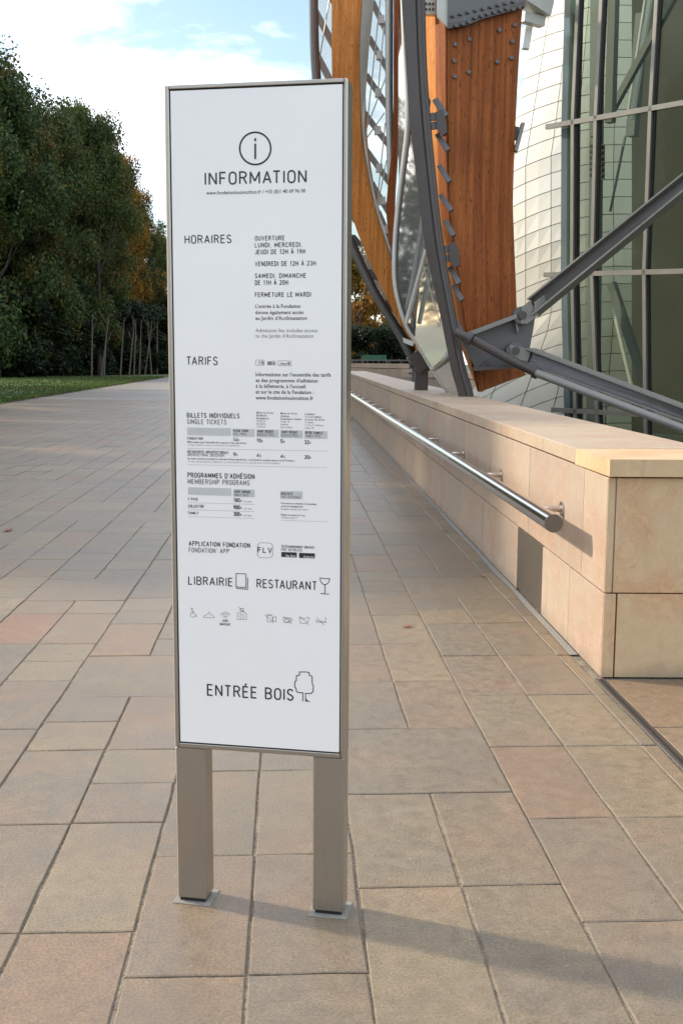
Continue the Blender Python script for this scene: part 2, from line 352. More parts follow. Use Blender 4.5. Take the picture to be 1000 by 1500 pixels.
E_ = [-2.485, -2.14, -1.79, -1.44, -1.10, -.764, -.437, -.11, .216, .541, .858, 1.178, 1.51]
while E_[0] > -15: E_.insert(0, E_[0] - .345)
slabs = []                                     # (s0,s1,t0,t1)
def rows(s0, s1, ts):
    for a, b in zip(ts, ts[1:]): slabs.append((s0, s1, min(a, b), max(a, b)))
near = {  # explicit courses near the camera, read off the paving
 (.216, .541): [2.44, 3.172, 3.908], (.541, .858): [2.44, 3.172, 3.908], (.216, .858): [3.908, 4.637],
 (.216, .5411): [4.637, 5.36, 6.10, 6.83], (.5411, .858): [4.637, 5.36, 6.10, 6.83],
 (.858, 1.178): [2.2, 2.937, 3.662, 4.395, 5.115, 5.84, 6.60], (1.178, 1.51): [2.2, 2.937, 3.662, 4.395, 5.115, 5.84, 6.60],
 (-.437, -.11): [1.97, 2.70, 3.41, 4.16, 4.9], (-.11, .216): [1.97, 2.70, 3.41, 4.16, 4.9],
 (-.437, .216): [4.9, 5.62], (-.437, -.1101): [5.62, 6.35, 7.08], (-.1101, .216): [5.62, 6.0, 6.35, 7.08],
 (-.764, -.437): [2.2, 2.94, 3.684, 4.046, 4.415, 5.15], (-1.10, -.764): [2.2, 2.94, 3.68, 4.42, 4.78, 5.15],
 (-1.10, -.437): [5.15, 5.895], (-.764, -.4371): [5.895, 6.26, 6.63, 7.38], (-1.10, -.7641): [5.895, 6.63, 7.02, 7.38],
 (-1.44, -1.10): [2.4, 3.2, 3.95, 4.69, 5.43, 5.80, 6.17, 6.93, 7.31], (-1.79, -1.44): [3.2, 3.95, 4.69, 5.43, 6.17, 6.93, 7.31]}
for k, ts in near.items(): rows(k[0], k[1], ts)
top = {.216: 6.83, .541: 6.83, .858: 6.60, 1.178: 6.60, -.437: 7.08, -.11: 7.08, -.764: 7.38, -1.10: 7.38, -1.44: 7.31, -1.79: 7.31}
bot = {.216: 2.44, .541: 2.44, .858: 2.2, 1.178: 2.2, -.437: 1.97, -.11: 1.97, -.764: 2.2, -1.10: 2.2, -1.44: 2.4, -1.79: 3.2}
i = len(E_) - 2
PITCHR = .735
while i >= 1:
    for j in (i, i-1):
        s0, s1 = E_[j], E_[j+1]
        b = bot.get(round(s0, 3))
        if b:
            t = b
            while t > -1: slabs.append((s0, s1, t-PITCHR, t)); t -= PITCHR
    s0, sm, s1 = E_[i-1], E_[i], E_[i+1]
    ta, tb = top.get(round(s0, 3)), top.get(round(sm, 3))
    if ta is None or tb is None:
        ta = tb = (-.5 + R.random()*.7)
    t = max(ta, tb)
    if ta != tb: slabs.append((s0, sm, min(ta, t), t)) if ta < t else slabs.append((sm, s1, tb, t))
    while t < FAR:
        r = R.random(); n = t + PITCHR
        if t > 24: slabs.append((s0, sm, t, n)); slabs.append((sm, s1, t, n))
        elif r < .16: slabs.append((s0, s1, t, n))
        else:
            for a, b in ((s0, sm), (sm, s1)):
                if R.random() < .42:
                    slabs.append((a, b, t, t+PITCHR/2)); slabs.append((a, b, t+PITCHR/2, n))
                else: slabs.append((a, b, t, n))
        t = n
    i -= 2
# narrow cut strip beside the wall, its far end hidden behind the rail
t = 5.84
while t < 30:
    slabs.append((1.51, 1.598 + .012*(t-5.4), t, t + .48)); t += .48
def slab_geo(mb, s0, s1, t0, t1, rich):
    g = .0042; dz = R.uniform(-.0016, .0016); tx, ty = R.uniform(-.002, .002), R.uniform(-.002, .002)
    a, b, c, d = s0+g, s1-g, t0+g*.8, t1-g*.8
    def z(s, t): return dz + tx*(s-(s0+s1)/2) + ty*(t-(t0+t1)/2)
    if rich:
        k = 3; out = []
        for i in range(k): out.append((a+(b-a)*i/k, c))
        for i in range(k): out.append((b, c+(d-c)*i/k))
        for i in range(k): out.append((b-(b-a)*i/k, d))
        for i in range(k): out.append((a, d-(d-c)*i/k))
        out = [(x+R.uniform(-.0034, .0034), y+R.uniform(-.0034, .0034)) for x, y in out]
        cx, cy = (a+b)/2, (c+d)/2; n = len(out); ch = .004
        def ins(x, y): return (x + (ch if x < cx-.02 else -ch if x > cx+.02 else 0), y + (ch if y < cy-.02 else -ch if y > cy+.02 else 0))
        inn = [ins(x, y) for x, y in out]
        vs = [st(x, y, z(x, y)) for x, y in inn] + [st(x, y, z(x, y)-.003) for x, y in out] + [st(x, y, -.02) for x, y in out]
        fs = [tuple(range(n))]
        for i in range(n):
            j = (i+1) % n; fs += [(i, i+n, j+n, j), (i+n, i+2*n, j+2*n, j+n)]
        mb.add(vs, fs)
    else:
        mb.add([st(a, c, z(a, c)), st(b, c, z(b, c)), st(b, d, z(b, d)), st(a, d, z(a, d)), st(a, c, -.015), st(b, c, -.015), st(b, d, -.015), st(a, d, -.015)],
               [(0, 1, 2, 3), (0, 4, 5, 1), (1, 5, 6, 2), (3, 2, 6, 7), (0, 3, 7, 4)])
def seen(s, t):
    p = st(s, t); return t > 1.9 and p.x/max(p.y, .1) > -.36 and p.x/max(p.y, .1) < .36
def grass_edge(y): return -9.93 - .0735*max(y, -30) if y < 112 else -18.2 - .03*(y-112)
slabs = [q for q in slabs if st((q[0]+q[1])/2, q[2]).x > grass_edge(st(q[0], q[2]).y) - .4]
slabs.sort(key=lambda q: (not seen((q[0]+q[1])/2, q[3]), (q[2]+q[3])/2))
fieldmb = MB()
for n_, q in enumerate(slabs):
    if n_ < 296:
        mb = MB(); slab_geo(mb, *q, True); mb.build('slab', M['slab'], paving, fix=False)
    else: slab_geo(fieldmb, *q, q[3] < 12)
fieldmb.build('slab_field', M['slab_field'], paving, fix=False, kind='stuff')
# slabs on the far side of the drain channel, in front of the wall end
for (a, b, c, d) in ((1.64, 2.62, 4.62, 5.36), (1.64, 2.62, 3.88, 4.615), (1.64, 2.62, 3.14, 3.875), (1.64, 2.62, 2.40, 3.135), (2.63, 3.6, 4.2, 5.1), (2.63, 3.6, 3.2, 4.19)):
    mb = MB(); slab_geo(mb, a, b, c, d, True); mb.build('slab', M['slab'], paving, fix=False)
for c in (2.2, 2.937, 3.662, 4.395, 5.115):
    mb = MB(); slab_geo(mb, 1.51, 1.585, c, c+.722, True); mb.build('slab', M['slab'], paving, fix=False)
ch = empty('drain_channel', label='narrow steel slot drain running towards the camera from the wall corner', cat='drain')
MB().add([st(1.587, 1.5, .001), st(1.592, 1.5, .004), st(1.592, 5.38, .004), st(1.587, 5.38, .001)], [(0, 1, 2, 3)]).build('edge_strip', M['plate'], ch)
MB().box(st(1.6, 3.4, .0), (.012, 3.95, .008), Matrix.Rotation(-PH, 3, 'Z')).build('edge_strip', M['plate'], ch)
MB().box(st(1.617, 3.4, -.006), (.02, 3.95, .008), Matrix.Rotation(-PH, 3, 'Z')).build('slot', M['dark_gap'], ch)
MB().box(st(1.631, 3.4, .0), (.008, 3.95, .008), Matrix.Rotation(-PH, 3, 'Z')).build('edge_strip', M['plate'], ch)

# lawn on the left
lawn = MB(); ys = [-30 + i*3 for i in range(90)]
rings = []
for y in ys:
    e = grass_edge(y)
    for k in range(14):
        x = e - (k/13)**1.7*45; w = noise.noise(Vector((x*.4, y*.4, 0)))*.05
        lawn.v.append((x + (noise.noise(Vector((y*.9, 3, 0)))*.15 if k == 0 else 0), y, (.0 if k == 0 else .06 + w)))
for i in range(len(ys)-1):
    for k in range(13): lawn.f.append((i*14+k, (i+1)*14+k, (i+1)*14+k+1, i*14+k+1)); lawn.sm.append(True)
lawn.build('lawn', M['grass'], kind='structure', label='strip of lawn between the paving and the trees', fix=False)
soil = MB(); 
for i, y in enumerate([20+i*1.5 for i in range(64)]):
    e = grass_edge(y); w = .12 + .3*abs(noise.noise(Vector((y*.35, 9, 0))))
    soil.v += [(e-.25, y, .006), (e+w, y, .006)]
    if i: b = (i-1)*2; soil.f.append((b, b+1, b+3, b+2)); soil.sm.append(False)
soil.build('soil_edge', M['soil'], kind='structure', label='bare soil edge between lawn and paving', fix=False)
bl = MB()
for i in range(26000):
    y = 30 + R.random()**1.4*80; x = grass_edge(y) - R.random()**1.5*14 + .05; z0 = 0.02
    a = R.random()*6.28; w = R.uniform(.02, .05)*(1+y*.012); h = R.uniform(.05, .12)*(1+y*.006); l = R.uniform(-.05, .05)
    bl.add([(x-w*math.cos(a), y-w*math.sin(a), z0), (x+w*math.cos(a), y+w*math.sin(a), z0), (x+l, y+l, z0+h)], [(0, 1, 2)])
bl.build('grass', M['blade'], kind='stuff', fix=False, label='short grass on the lawn', cat='grass')

# ------------------------------------------------------------------ stone wall
WH = -.0382
Wd = Vector((math.sin(WH), math.cos(WH), 0)); Wn = Vector((-math.cos(WH), math.sin(WH), 0))   # Wn points to the path
C0 = Vector((1.35, 5.46, 0))
def wp(Y, out=0, z=0, rise=True):
    l = (Y - 5.46)/Wd.y; return C0 + Wd*l + Wn*out + Vector((0, 0, z + (.0051*l if rise and z > .1 else 0)))
wall = empty('stone_wall', C0, label='long low limestone wall with a flat coping receding beside the path', cat='wall')
TH = .77
def wblock(y0, y1, z0, z1, o0, o1, b=.003):
    """block along the wall, o0..o1 measured towards the path"""
    mb = MB(); g = .0036
    P = [wp(y, o, z) for z in (z0, z1) for y in (y0+g, y1-g) for o in (o1, o0)]
    bm = bmesh.new(); vs = [bm.verts.new(p) for p in P]
    for f in ((0, 1, 3, 2), (4, 6, 7, 5), (0, 4, 5, 1), (2, 3, 7, 6), (0, 2, 6, 4), (1, 5, 7, 3)): bm.faces.new([vs[i] for i in f])
    bmesh.ops.recalc_face_normals(bm, faces=bm.faces)
    bmesh.ops.bevel(bm, geom=list(bm.edges), offset=b, segments=1, affect='EDGES'); bm.verts.index_update()
    mb.add([v.co for v in bm.verts], [[v.index for v in f.verts] for f in bm.faces]); bm.free(); return mb
core = MB(); 
for y0, y1 in ((5.50, 40),):
    P = [wp(y, o, z, False) + Vector((0, 0, .0051*(y-5.46) if z > .1 else 0)) for z in (-.02, 1.045) for y in (y0, y1) for o in (-TH+.04, -.03)]
    core.add(P, [(0, 1, 3, 2), (4, 6, 7, 5), (0, 4, 5, 1), (2, 3, 7, 6), (0, 2, 6, 4), (1, 5, 7, 3)])
core.box((2.6, 5.9, .51), (1.9, .8, 1.06)); core.build('core', M['dark_gap'], wall)
y = 5.46; ups = [5.46, 5.92, 7.34, 8.83, 10.3, 11.77, 13.2, 14.6]
while ups[-1] < 39: ups.append(ups[-1]+1.46)
los = [5.46, 6.17, 6.875, 7.68, 9.12, 10.57, 12.04, 13.5]
while los[-1] < 39: los.append(los[-1]+1.46)
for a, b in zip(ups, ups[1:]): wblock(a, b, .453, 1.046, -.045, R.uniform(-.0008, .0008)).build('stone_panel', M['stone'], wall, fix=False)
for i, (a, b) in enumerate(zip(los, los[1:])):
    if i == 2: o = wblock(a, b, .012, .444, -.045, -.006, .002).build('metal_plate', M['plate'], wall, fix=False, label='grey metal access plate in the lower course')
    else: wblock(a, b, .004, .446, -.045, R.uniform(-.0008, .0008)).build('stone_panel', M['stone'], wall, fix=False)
cps = [5.43, 6.12, 6.95, 8.4, 9.9, 11.3]
while cps[-1] < 39: cps.append(cps[-1]+1.46)
for a, b in zip(cps, cps[1:]):
    if a < 5.5: continue
    wblock(a, b, 1.056, 1.142, -TH, .004, .004).build('coping_stone', M['coping'], wall, fix=False)
# end of the wall facing the camera
e1 = MB(); P0 = wp(5.427, .004, 0, False)
pts = [Vector((1.348, 5.427, 1.056)), Vector((2.135, 5.427, 1.056)), Vector((2.11, 6.1175, 1.056)), Vector((wp(6.1175, .004).x, 6.1175, 1.056))]
e1.prism(pts, (0, 0, .088)).build('coping_stone', M['stone_bounce_lit'], wall)
e1 = MB(); e1.prism([Vector((2.14, 5.427, 1.056)), Vector((3.4, 5.427, 1.056)), Vector((3.4, 6.3, 1.056)), Vector((2.115, 6.3, 1.056))], (0, 0, .088)).build('coping_stone', M['stone_bounce_lit'], wall)
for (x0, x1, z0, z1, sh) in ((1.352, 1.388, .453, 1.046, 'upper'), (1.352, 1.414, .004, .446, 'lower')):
    MB().bbox(((x0+x1)/2, 5.478, (z0+z1)/2), (x1-x0, .034, z1-z0), .002).build('corner_return', M['stone_bounce_lit'], wall, fix=False)
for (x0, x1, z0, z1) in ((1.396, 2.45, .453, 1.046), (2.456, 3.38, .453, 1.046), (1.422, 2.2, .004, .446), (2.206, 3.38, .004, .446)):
    MB().bbox(((x0+x1)/2, 5.478, (z0+z1)/2), (x1-x0, .034, z1-z0), .002).build('stone_panel', M['stone_bounce_lit'], wall, fix=False)

# cement fillet along the foot of the wall
fl = MB()
for i, yy in enumerate([5.9+.6*k for k in range(50)]):
    p = wp(yy, .004, .0035, False); w = .045 + .02*noise.noise(Vector((yy*2, 0, 0))); fl.v += [p, p + Wn*w]
    if i: b = (i-1)*2; fl.f.append((b, b+1, b+3, b+2)); fl.sm.append(False)
fl.build('cement_fillet', M['cement'], wall, fix=False)

# handrail
rail = empty('handrail', wp(5.95, .15, .76), label='thick brushed steel handrail tube fixed along the limestone wall', cat='handrail')
ZR = .763
MB().tube([wp(5.80, .19, ZR, False)] + [wp(yy, .19, ZR, False) for yy in (10, 15, 20, 28, 38)], .0505, 28, False).build('rail', M['steel'], rail)
ec = MB(); a = wp(5.80, .19, ZR, False); ec.tube([a + Wd*.003, a - Wd*.004], [.0505, .0495], 28); ec.build('end_cap', M['plate'], rail)
yy = 6.39
while yy < 38:
    br = MB(); a = wp(yy, .0, ZR, False); b = wp(yy, .155, ZR, False); br.tube([a, b], .019, 14)
    bo = br.build('bracket', M['steel'], rail)
    MB().tube([wp(yy, .001, ZR, False), wp(yy, .010, ZR, False)], .045, 20).build('wall_plate', M['steel'], bo)
    yy += 1.96

# ------------------------------------------------------------------ information totem
SA = -.178
So = Vector((-.474, 3.08, 0)); Se = Vector((math.cos(SA), math.sin(SA), 0)); Sb = Vector((-math.sin(SA), math.cos(SA), 0))  # Sb points away from the camera
W, ZB, ZT = .4794, .505, 2.352
totem = empty('information_totem', So, label='tall white information panel in a metal frame on two legs', cat='sign')
def sp(u, z, d=0): return So + Se*u + Sb*d + Vector((0, 0, z))
SM = Matrix.Rotation(SA, 3, 'Z')
def sbox(u0, u1, z0, z1, d0, d1, b=.002): return MB().bbox(sp((u0+u1)/2, (z0+z1)/2, (d0+d1)/2), (u1-u0, d1-d0, z1-z0), b, SM)
FW = .0155; DP = .078
sbox(-FW, -.0025, ZB-.0165, ZT+.0135, -.003, DP, .003).build('frame_side', M['alu'], totem, fix=False)
sbox(W+.0025, W+FW-.002, ZB-.0165, ZT+.0135, -.003, DP, .003).build('frame_side', M['alu'], totem, fix=False)
sbox(-.0023, W+.0023, ZT+.003, ZT+.0132, -.0025, DP-.001, .0015).build('frame_top', M['alu'], totem, fix=False)
sbox(-.0023, W+.0023, ZB-.0162, ZB-.003, -.0025, DP-.001, .0015).build('frame_bottom', M['alu'], totem, fix=False)
sbox(-.0022, W+.0022, ZB-.0025, ZT+.0025, .004, DP-.006, .001).build('gasket', M['gasket'], totem, fix=False)
sbox(.0015, W-.0008, ZB+.001, ZT-.0015, -.0005, .0035, .0008).build('white_panel', M['panel'], totem, fix=False)
for u0 in (-.0145, W+.0125-.0905):
    lg = sbox(u0, u0+.0905, .015, ZB-.0168, .0, DP-.002, .003).build('leg', M['alu'], totem, fix=False)
    sbox(u0+.006, u0+.085, .004, .018, .006, DP-.010, .001).build('foot_block', M['gasket'], lg, fix=False)
    sbox(u0-.013, u0+.104, .0005, .0045, -.013, DP+.012, .001).build('base_plate', M['cement'], lg, fix=False)

def uz(px, py):
    d = ray(px, py); t = (So - Vector((0, 0, H))).dot(Sb)/d.dot(Sb); p = Vector((0, 0, H)) + d*t - So
    return p.dot(Se), p.z
PR = -.0011
TXT = []
def put_text(s, x0, y0, x1, cap, m='ink', off=0., name='lettering', res=2, track=1.05):
    """a line of print: baseline starts where (x0,y0) is seen, ends under x1, capitals cap pixels high"""
    u0, z0 = uz(x0, y0); u1, _ = uz(x1, y0 + (x1-x0)*slope(y0)); _, zc = uz(x0, y0-cap); h = zc - z0
    cu = bpy.data.curves.new(name, 'FONT'); cu.body = s; cu.size = 1; cu.resolution_u = res; cu.offset = off; cu.space_character = track
    ob = bpy.data.objects.new('t', cu); COL.objects.link(ob); TXT.append((ob, s, u0, z0, u1, h, m, name))
def slope(y):   # how the panel's horizontals run in view
    return -.0279 + (y-131)/954*.1093
def _arc(cx_, cy_, rx, ry, a0, a1, n=9): return [(cx_ + rx*math.cos(math.radians(a0+(a1-a0)*i/n)), cy_ + ry*math.sin(math.radians(a0+(a1-a0)*i/n))) for i in range(n+1)]
def _glyphs():
    G = {}; w = .46
    def g(ch, wd, *st_): G[ch] = (wd, st_)
    O = _arc(w/2, .72, w/2, .28, 0, 180) + _arc(w/2, .28, w/2, .28, 180, 360) + [(w, .72)]
    g('O', w, O); g('0', w*.92, [(x*.92, y) for x, y in O]); g('Q', w, O, [(.26, .2), (w+.04, -.04)])
    g('C', w, _arc(w/2, .72, w/2, .28, 12, 180) + _arc(w/2, .28, w/2, .28, 180, 348)); g('G', w, _arc(w/2, .72, w/2, .28, 12, 180) + _arc(w/2, .28, w/2, .28, 180, 360) + [(w, .48), (w*.55, .48)])
    g('I', .02, [(.01, 0), (.01, 1)]); g('L', .38, [(0, 1), (0, 0), (.38, 0)]); g('T', w, [(0, 1), (w, 1)], [(w/2, 1), (w/2, 0)])
    g('H', w, [(0, 0), (0, 1)], [(w, 0), (w, 1)], [(0, .52), (w, .52)]); g('N', .48, [(0, 0), (0, 1)], [(.01, .97), (.47, .03)], [(.48, 0), (.48, 1)]); g('M', .62, [(0, 0), (0, 1)], [(.01, .97), (.31, .2)], [(.61, .97), (.31, .2)], [(.62, 0), (.62, 1)])
    g('E', .4, [(.4, 1), (0, 1), (0, 0), (.4, 0)], [(0, .53), (.36, .53)]); g('F', .38, [(.38, 1), (0, 1), (0, 0)], [(0, .52), (.34, .52)])
    g('A', .52, [(0, 0), (.26, 1)], [(.52, 0), (.26, 1)], [(.09, .32), (.43, .32)]); g('V', .5, [(0, 1), (.25, 0), (.5, 1)]); g('W', .7, [(0, 1), (.18, 0), (.35, .9), (.52, 0), (.7, 1)])
    P = [(0, 1), (.22, 1)] + _arc(.22, .76, .22, .24, 90, -90) + [(0, .52)]
    g('P', .44, [(0, 0), (0, 1)] + P[1:]); g('R', w, [(0, 0), (0, 1)] + P[1:], [(.24, .52), (w, 0)])
    g('B', w, [(0, 0), (0, 1)] + P[1:], [(.22, .52)] + _arc(.22, .26, .24, .26, 90, -90) + [(0, 0)]); g('D', w, [(0, 0), (0, 1), (.18, 1)] + _arc(.18, .72, .28, .28, 90, 0) + _arc(.18, .28, .28, .28, 0, -90) + [(0, 0)])
    g('S', .42, _arc(.21, .76, .2, .24, 20, 180) + [(.03, .62), (.12, .54), (.3, .45), (.4, .35)] + _arc(.21, .25, .21, .25, 0, -165)); g('U', w, [(0, 1), (0, .28)] + _arc(w/2, .28, w/2, .28, 180, 360) + [(w, 1)])
    g('J', .32, [(.32, 1), (.32, .22)] + _arc(.16, .22, .16, .22, 0, -160)); g('K', w, [(0, 0), (0, 1)], [(w, 1), (0, .4)], [(.13, .53), (w, 0)]); g('X', w, [(0, 0), (w, 1)], [(0, 1), (w, 0)]); g('Y', w, [(0, 1), (w/2, .45), (w, 1)], [(w/2, .45), (w/2, 0)])
    g('1', .3, [(.04, .8), (.2, 1), (.2, 0)]); g('2', .4, _arc(.2, .74, .2, .26, 170, 0) + [(.38, .58), (0, 0), (.42, 0)]); g('3', .4, _arc(.19, .76, .19, .24, 160, -90), [(.19, .52)] + _arc(.19, .26, .21, .26, 90, -160))
    g('4', .42, [(.3, 0), (.3, 1), (0, .26), (.42, .26)]); g('5', .4, [(.38, 1), (.05, 1), (.03, .55)] + _arc(.19, .31, .21, .31, 110, -160)); g('9', .42, [(.1, 0), (.3, .2), (.42, .72)] + _arc(.21, .72, .21, .28, 0, 360)); g('8', .42, _arc(.21, .76, .18, .24, -90, 270, 14), _arc(.21, .26, .21, .26, 90, 450, 14))
    g('6', .42, [(.32, 1), (.12, .8), (0, .28)] + _arc(.21, .28, .21, .28, 180, -180, 14)); g('7', .4, [(0, 1), (.4, 1), (.14, 0)])
    g(',', .05, [(.04, .06), (.0, -.12)]); g("'", .05, [(.03, 1), (.02, .78)]); g('-', .22, [(0, .42), (.22, .42)]); g(' ', .2)
    for a, b, q in (('É', 'E', [(.14, 1.12), (.28, 1.3)]), ('À', 'A', [(.16, 1.3), (.3, 1.12)])): G[a] = (G[b][0], G[b][1] + (q,))
    return G
GL = _glyphs()
def ribbon2(mb, pts, w, place, dep):
    q = [pts[0]]
    for p in pts[1:]:
        if math.hypot(p[0]-q[-1][0], p[1]-q[-1][1]) > 1e-5: q.append(p)
    n = len(q); L = []; closed = math.hypot(q[0][0]-q[-1][0], q[0][1]-q[-1][1]) < 1e-4
    for i in range(n):
        a = q[i-1] if i else (q[-2] if closed else None); b = q[i+1] if i < n-1 else (q[1] if closed else None)
        def nrm(u, v): d = math.hypot(v[0]-u[0], v[1]-u[1]); return (-(v[1]-u[1])/d, (v[0]-u[0])/d)
        n1 = nrm(a, q[i]) if a else nrm(q[i], b); n2 = nrm(q[i], b) if b else n1
        m = (n1[0]+n2[0], n1[1]+n2[1]); l = max(.25, (m[0]*m[0]+m[1]*m[1])/2); k = w/2/l
        L.append(((q[i][0]+m[0]*k, q[i][1]+m[1]*k), (q[i][0]-m[0]*k, q[i][1]-m[1]*k)))
    b0 = len(mb.v)
    for u, v in L: mb.v.append(tuple(place(*u, dep))); mb.v.append(tuple(place(*v, dep)))
    for i in range(n-1): mb.f.append((b0+2*i, b0+2*i+1, b0+2*i+3, b0+2*i+2)); mb.sm.append(False)
def caps(s, u0, z0, u1, h, m, wt, sp_):
    xs = []; x = 0
    for i_, ch in enumerate(s):
        if i_ and s[i_-1:i_+1] in ('AT', 'TA', 'LT', 'AV', 'VA'): x -= .10
        xs.append(x); x += GL[ch][0] + sp_
    tot = x - sp_; sx = (u1-u0)/tot; mb = MB()
    for ch, x in zip(s, xs):
        for k, stp in enumerate(GL[ch][1]): ribbon2(mb, [((x+a)*sx/h, b) for a, b in stp], wt, lambda a, b, d: sp(u0 + a*h, z0 + b*h, d), PR - .00003*k)
    return mb.build('lettering', M[m], totem, fix=False)
_put = put_text
def put_text(s, x0, y0, x1, cap, m='ink', off=0., name='lettering', res=2, track=1.05):
    if cap >= 3.2 and all(c in GL for c in s) and s.upper() == s:
        u0, z0 = uz(x0, y0); u1, _ = uz(x1, y0 + (x1-x0)*slope(y0)); _, zc = uz(x0, y0-cap)
        wt = .14 if cap > 10 else .17 if cap > 5 else .18
        if off >= .02: wt = .21
        return caps(s, u0, z0, u1, zc-z0, m, wt, .27 if cap > 10 else .32)
    return _put(s, x0, y0, x1, cap, m, min(off, .014), name, res, track)
def finish_texts():
    bpy.context.view_layer.update(); dg = bpy.context.evaluated_depsgraph_get()
    for ob, s, u0, z0, u1, h, m, name in TXT:
        me = bpy.data.meshes.new_from_object(ob.evaluated_get(dg))
        cu = ob.data
        xs = [v.co.x for v in me.vertices]; x_min, x_max = min(xs), max(xs)
        sx = (u1-u0)/(x_max-x_min); sz = h/.729
        for v in me.vertices:
            p = sp(u0 + (v.co.x-x_min)*sx, z0 + v.co.y*sz, PR); v.co = p
        me.materials.clear(); me.materials.append(M[m]); me.name = name
        o = link(name, me, totem); o.matrix_parent_inverse = Matrix.Translation(So).inverted()
        bpy.data.objects.remove(ob); bpy.data.curves.remove(cu)
def rect(x0, y0, x1, y1, m, name='print_bar', d=PR+.0002, top=False):
    u0, za = uz(x0, y0); u1, _ = uz(x1, y0 + (x1-x0)*slope(y0)); _, zb = uz(x0, y1)
    return MB().add([sp(u0, zb, d), sp(u1, zb, d), sp(u1, za, d), sp(u0, za, d)], [(0, 1, 2, 3)]).build(name, M[m], totem, fix=False)
def stroke(mb, pts, w, closed=False, d=PR):
    """polyline in view positions -> flat print on the panel, w in metres"""
    q = [Vector(uz(*p)) for p in pts]
    if closed: q.append(q[0])
    for a, b in zip(q, q[1:]):
        t = (b-a); L = t.length
        if L < 1e-6: continue
        t /= L; n = Vector((-t.y, t.x))*w/2; a2 = a - t*w*.4; b2 = b + t*w*.4
        mb.add([sp(p.x, p.y, d) for p in (a2-n, b2-n, b2+n, a2+n)], [(0, 1, 2, 3)])
def icon(name, strokes, w=.0016, m='ink'):
    mb = MB()
    for k, s in enumerate(strokes):
        cl = s[0] == 'c'; pts = s[1:] if cl else s
        stroke(mb, pts, w, cl, PR - .00002*k)
    return mb.build(name, M[m], totem, fix=False)
def circ(cx, cy, r, n=40, a0=0, a1=360, ry=None):
    return [(cx + r*math.cos(math.radians(a0+(a1-a0)*i/n)), cy + (ry or r)*math.sin(math.radians(a0+(a1-a0)*i/n))) for i in range(n+1)]
icon('circle_mark', [circ(374, 217.5, 22.6, 56, ry=23.6)], .0044)
icon('letter_i', [[(374, 211.5), (374, 232)], [(374, 203.5), (374, 206)]], .0052)
put_text('INFORMATION', 301, 270.5, 448, 17, 'ink', 0, res=5, track=1.2)
put_text('www.fondationlouisvuitton.fr / +33 (0)1 40 69 96 00', 302.5, 285.3, 447.5, 5.6, 'ink', .008)
put_text('HORAIRES', 271.5, 356.5, 338.5, 11.2, 'ink', 0, res=4, track=1.2)
for s, x1, y in (('OUVERTURE', 416.5, 352.2), ('LUNDI, MERCREDI,', 442, 362.2), ('JEUDI DE 12H À 19H', 446.5, 372.2), ('VENDREDI DE 12H À 23H', 462, 389.6), ('SAMEDI, DIMANCHE', 448, 407.2), ('DE 11H À 20H', 421.5, 417.2), ('FERMETURE LE MARDI', 455, 434.8)):
    put_text(s, 374, y, x1, 6.1, 'ink', .006, track=1.2)
for s, x1, y in (("L'entrée à la Fondation", 440, 451.2), ('donne également accès', 444.5, 460.2), ("au Jardin d'Acclimatation", 449.5, 468.6)): put_text(s, 374.3, y, x1, 5.6, 'ink', .012)
for s, x1, y in (('Admission fee includes access', 465, 486.6), ("to the Jardin d'Acclimatation", 459, 494.6)): put_text(s, 374.5, y, x1, 5.6, 'ink_grey', .004)
put_text('TARIFS', 274, 534, 318.5, 11.2, 'ink', 0, res=4, track=1.2)
icon('payment_mark', [('c', (374.8, 527.3), (386.8, 527.6), (386.8, 535.2), (374.8, 535)), ('c', (407.4, 528.3), (426.6, 528.8), (426.6, 536), (407.4, 535.6)), circ(401, 531.8, 3.2, 14), circ(423, 532.3, 2, 10)], .0008)['kind'] = 'stuff'
rect(391.8, 529.3, 398, 534.8, 'ink_grey', 'payment_mark')
put_text('CB', 379.4, 533.4, 386, 4, 'ink', .01); put_text('chèque', 410, 534, 420, 3.4, 'ink', .03)
put_text('€', 399.3, 534, 403, 4, 'ink', .03); put_text('€', 421.5, 534.4, 424.6, 3.4, 'ink', .03)
for s, x1, y in (("Informations sur l'ensemble des tarifs", 484.5, 551), ("et des programmes d'adhésion", 465.5, 559.6), ("à la billetterie, à l'accueil", 447.5, 568), ('et sur le site de la Fondation :', 459.5, 576.4), ('www.fondationlouisvuitton.fr', 459, 585)): put_text(s, 374.8, y, x1, 5.6, 'ink', .014)
put_text('BILLETS INDIVIDUELS', 274.5, 611.3, 350.5, 6.4, 'ink', .004, track=1.2)
put_text('SINGLE TICKETS', 274.8, 620.6, 331.5, 6.4, 'ink_grey', .0, track=1.2)
for x, ls in ((376, ('Moins de 26 ans', 'Étudiants', 'Enseignants', 'Under 26', 'Students', 'Teachers')), (411, ('Moins de 18 ans', 'Artistes', "Demandeurs d'emploi", 'Under 18', 'Artists', 'Job seekers')), (446.5, ('2 adultes', '+ 2 à 4 enfants', 'de moins de 18 ans', '2 adults', '+ 2 to 4 children', 'under 18'))):
    for k, s in enumerate(ls): put_text(s, x, 605.7 + 4.05*k + (x-376)*.028, x + len(s)*1.62, 2.9, 'ink' if k < 3 else 'ink_grey', .03 if k < 3 else .01, res=1)
for a, b in ((274.5, 338.5), (341, 373), (376, 408.5), (411, 443.5), (446.5, 479.5)): rect(a, 626.2+(a-274)*.0282, b, 637.4+(a-274)*.029, 'ink_pale')
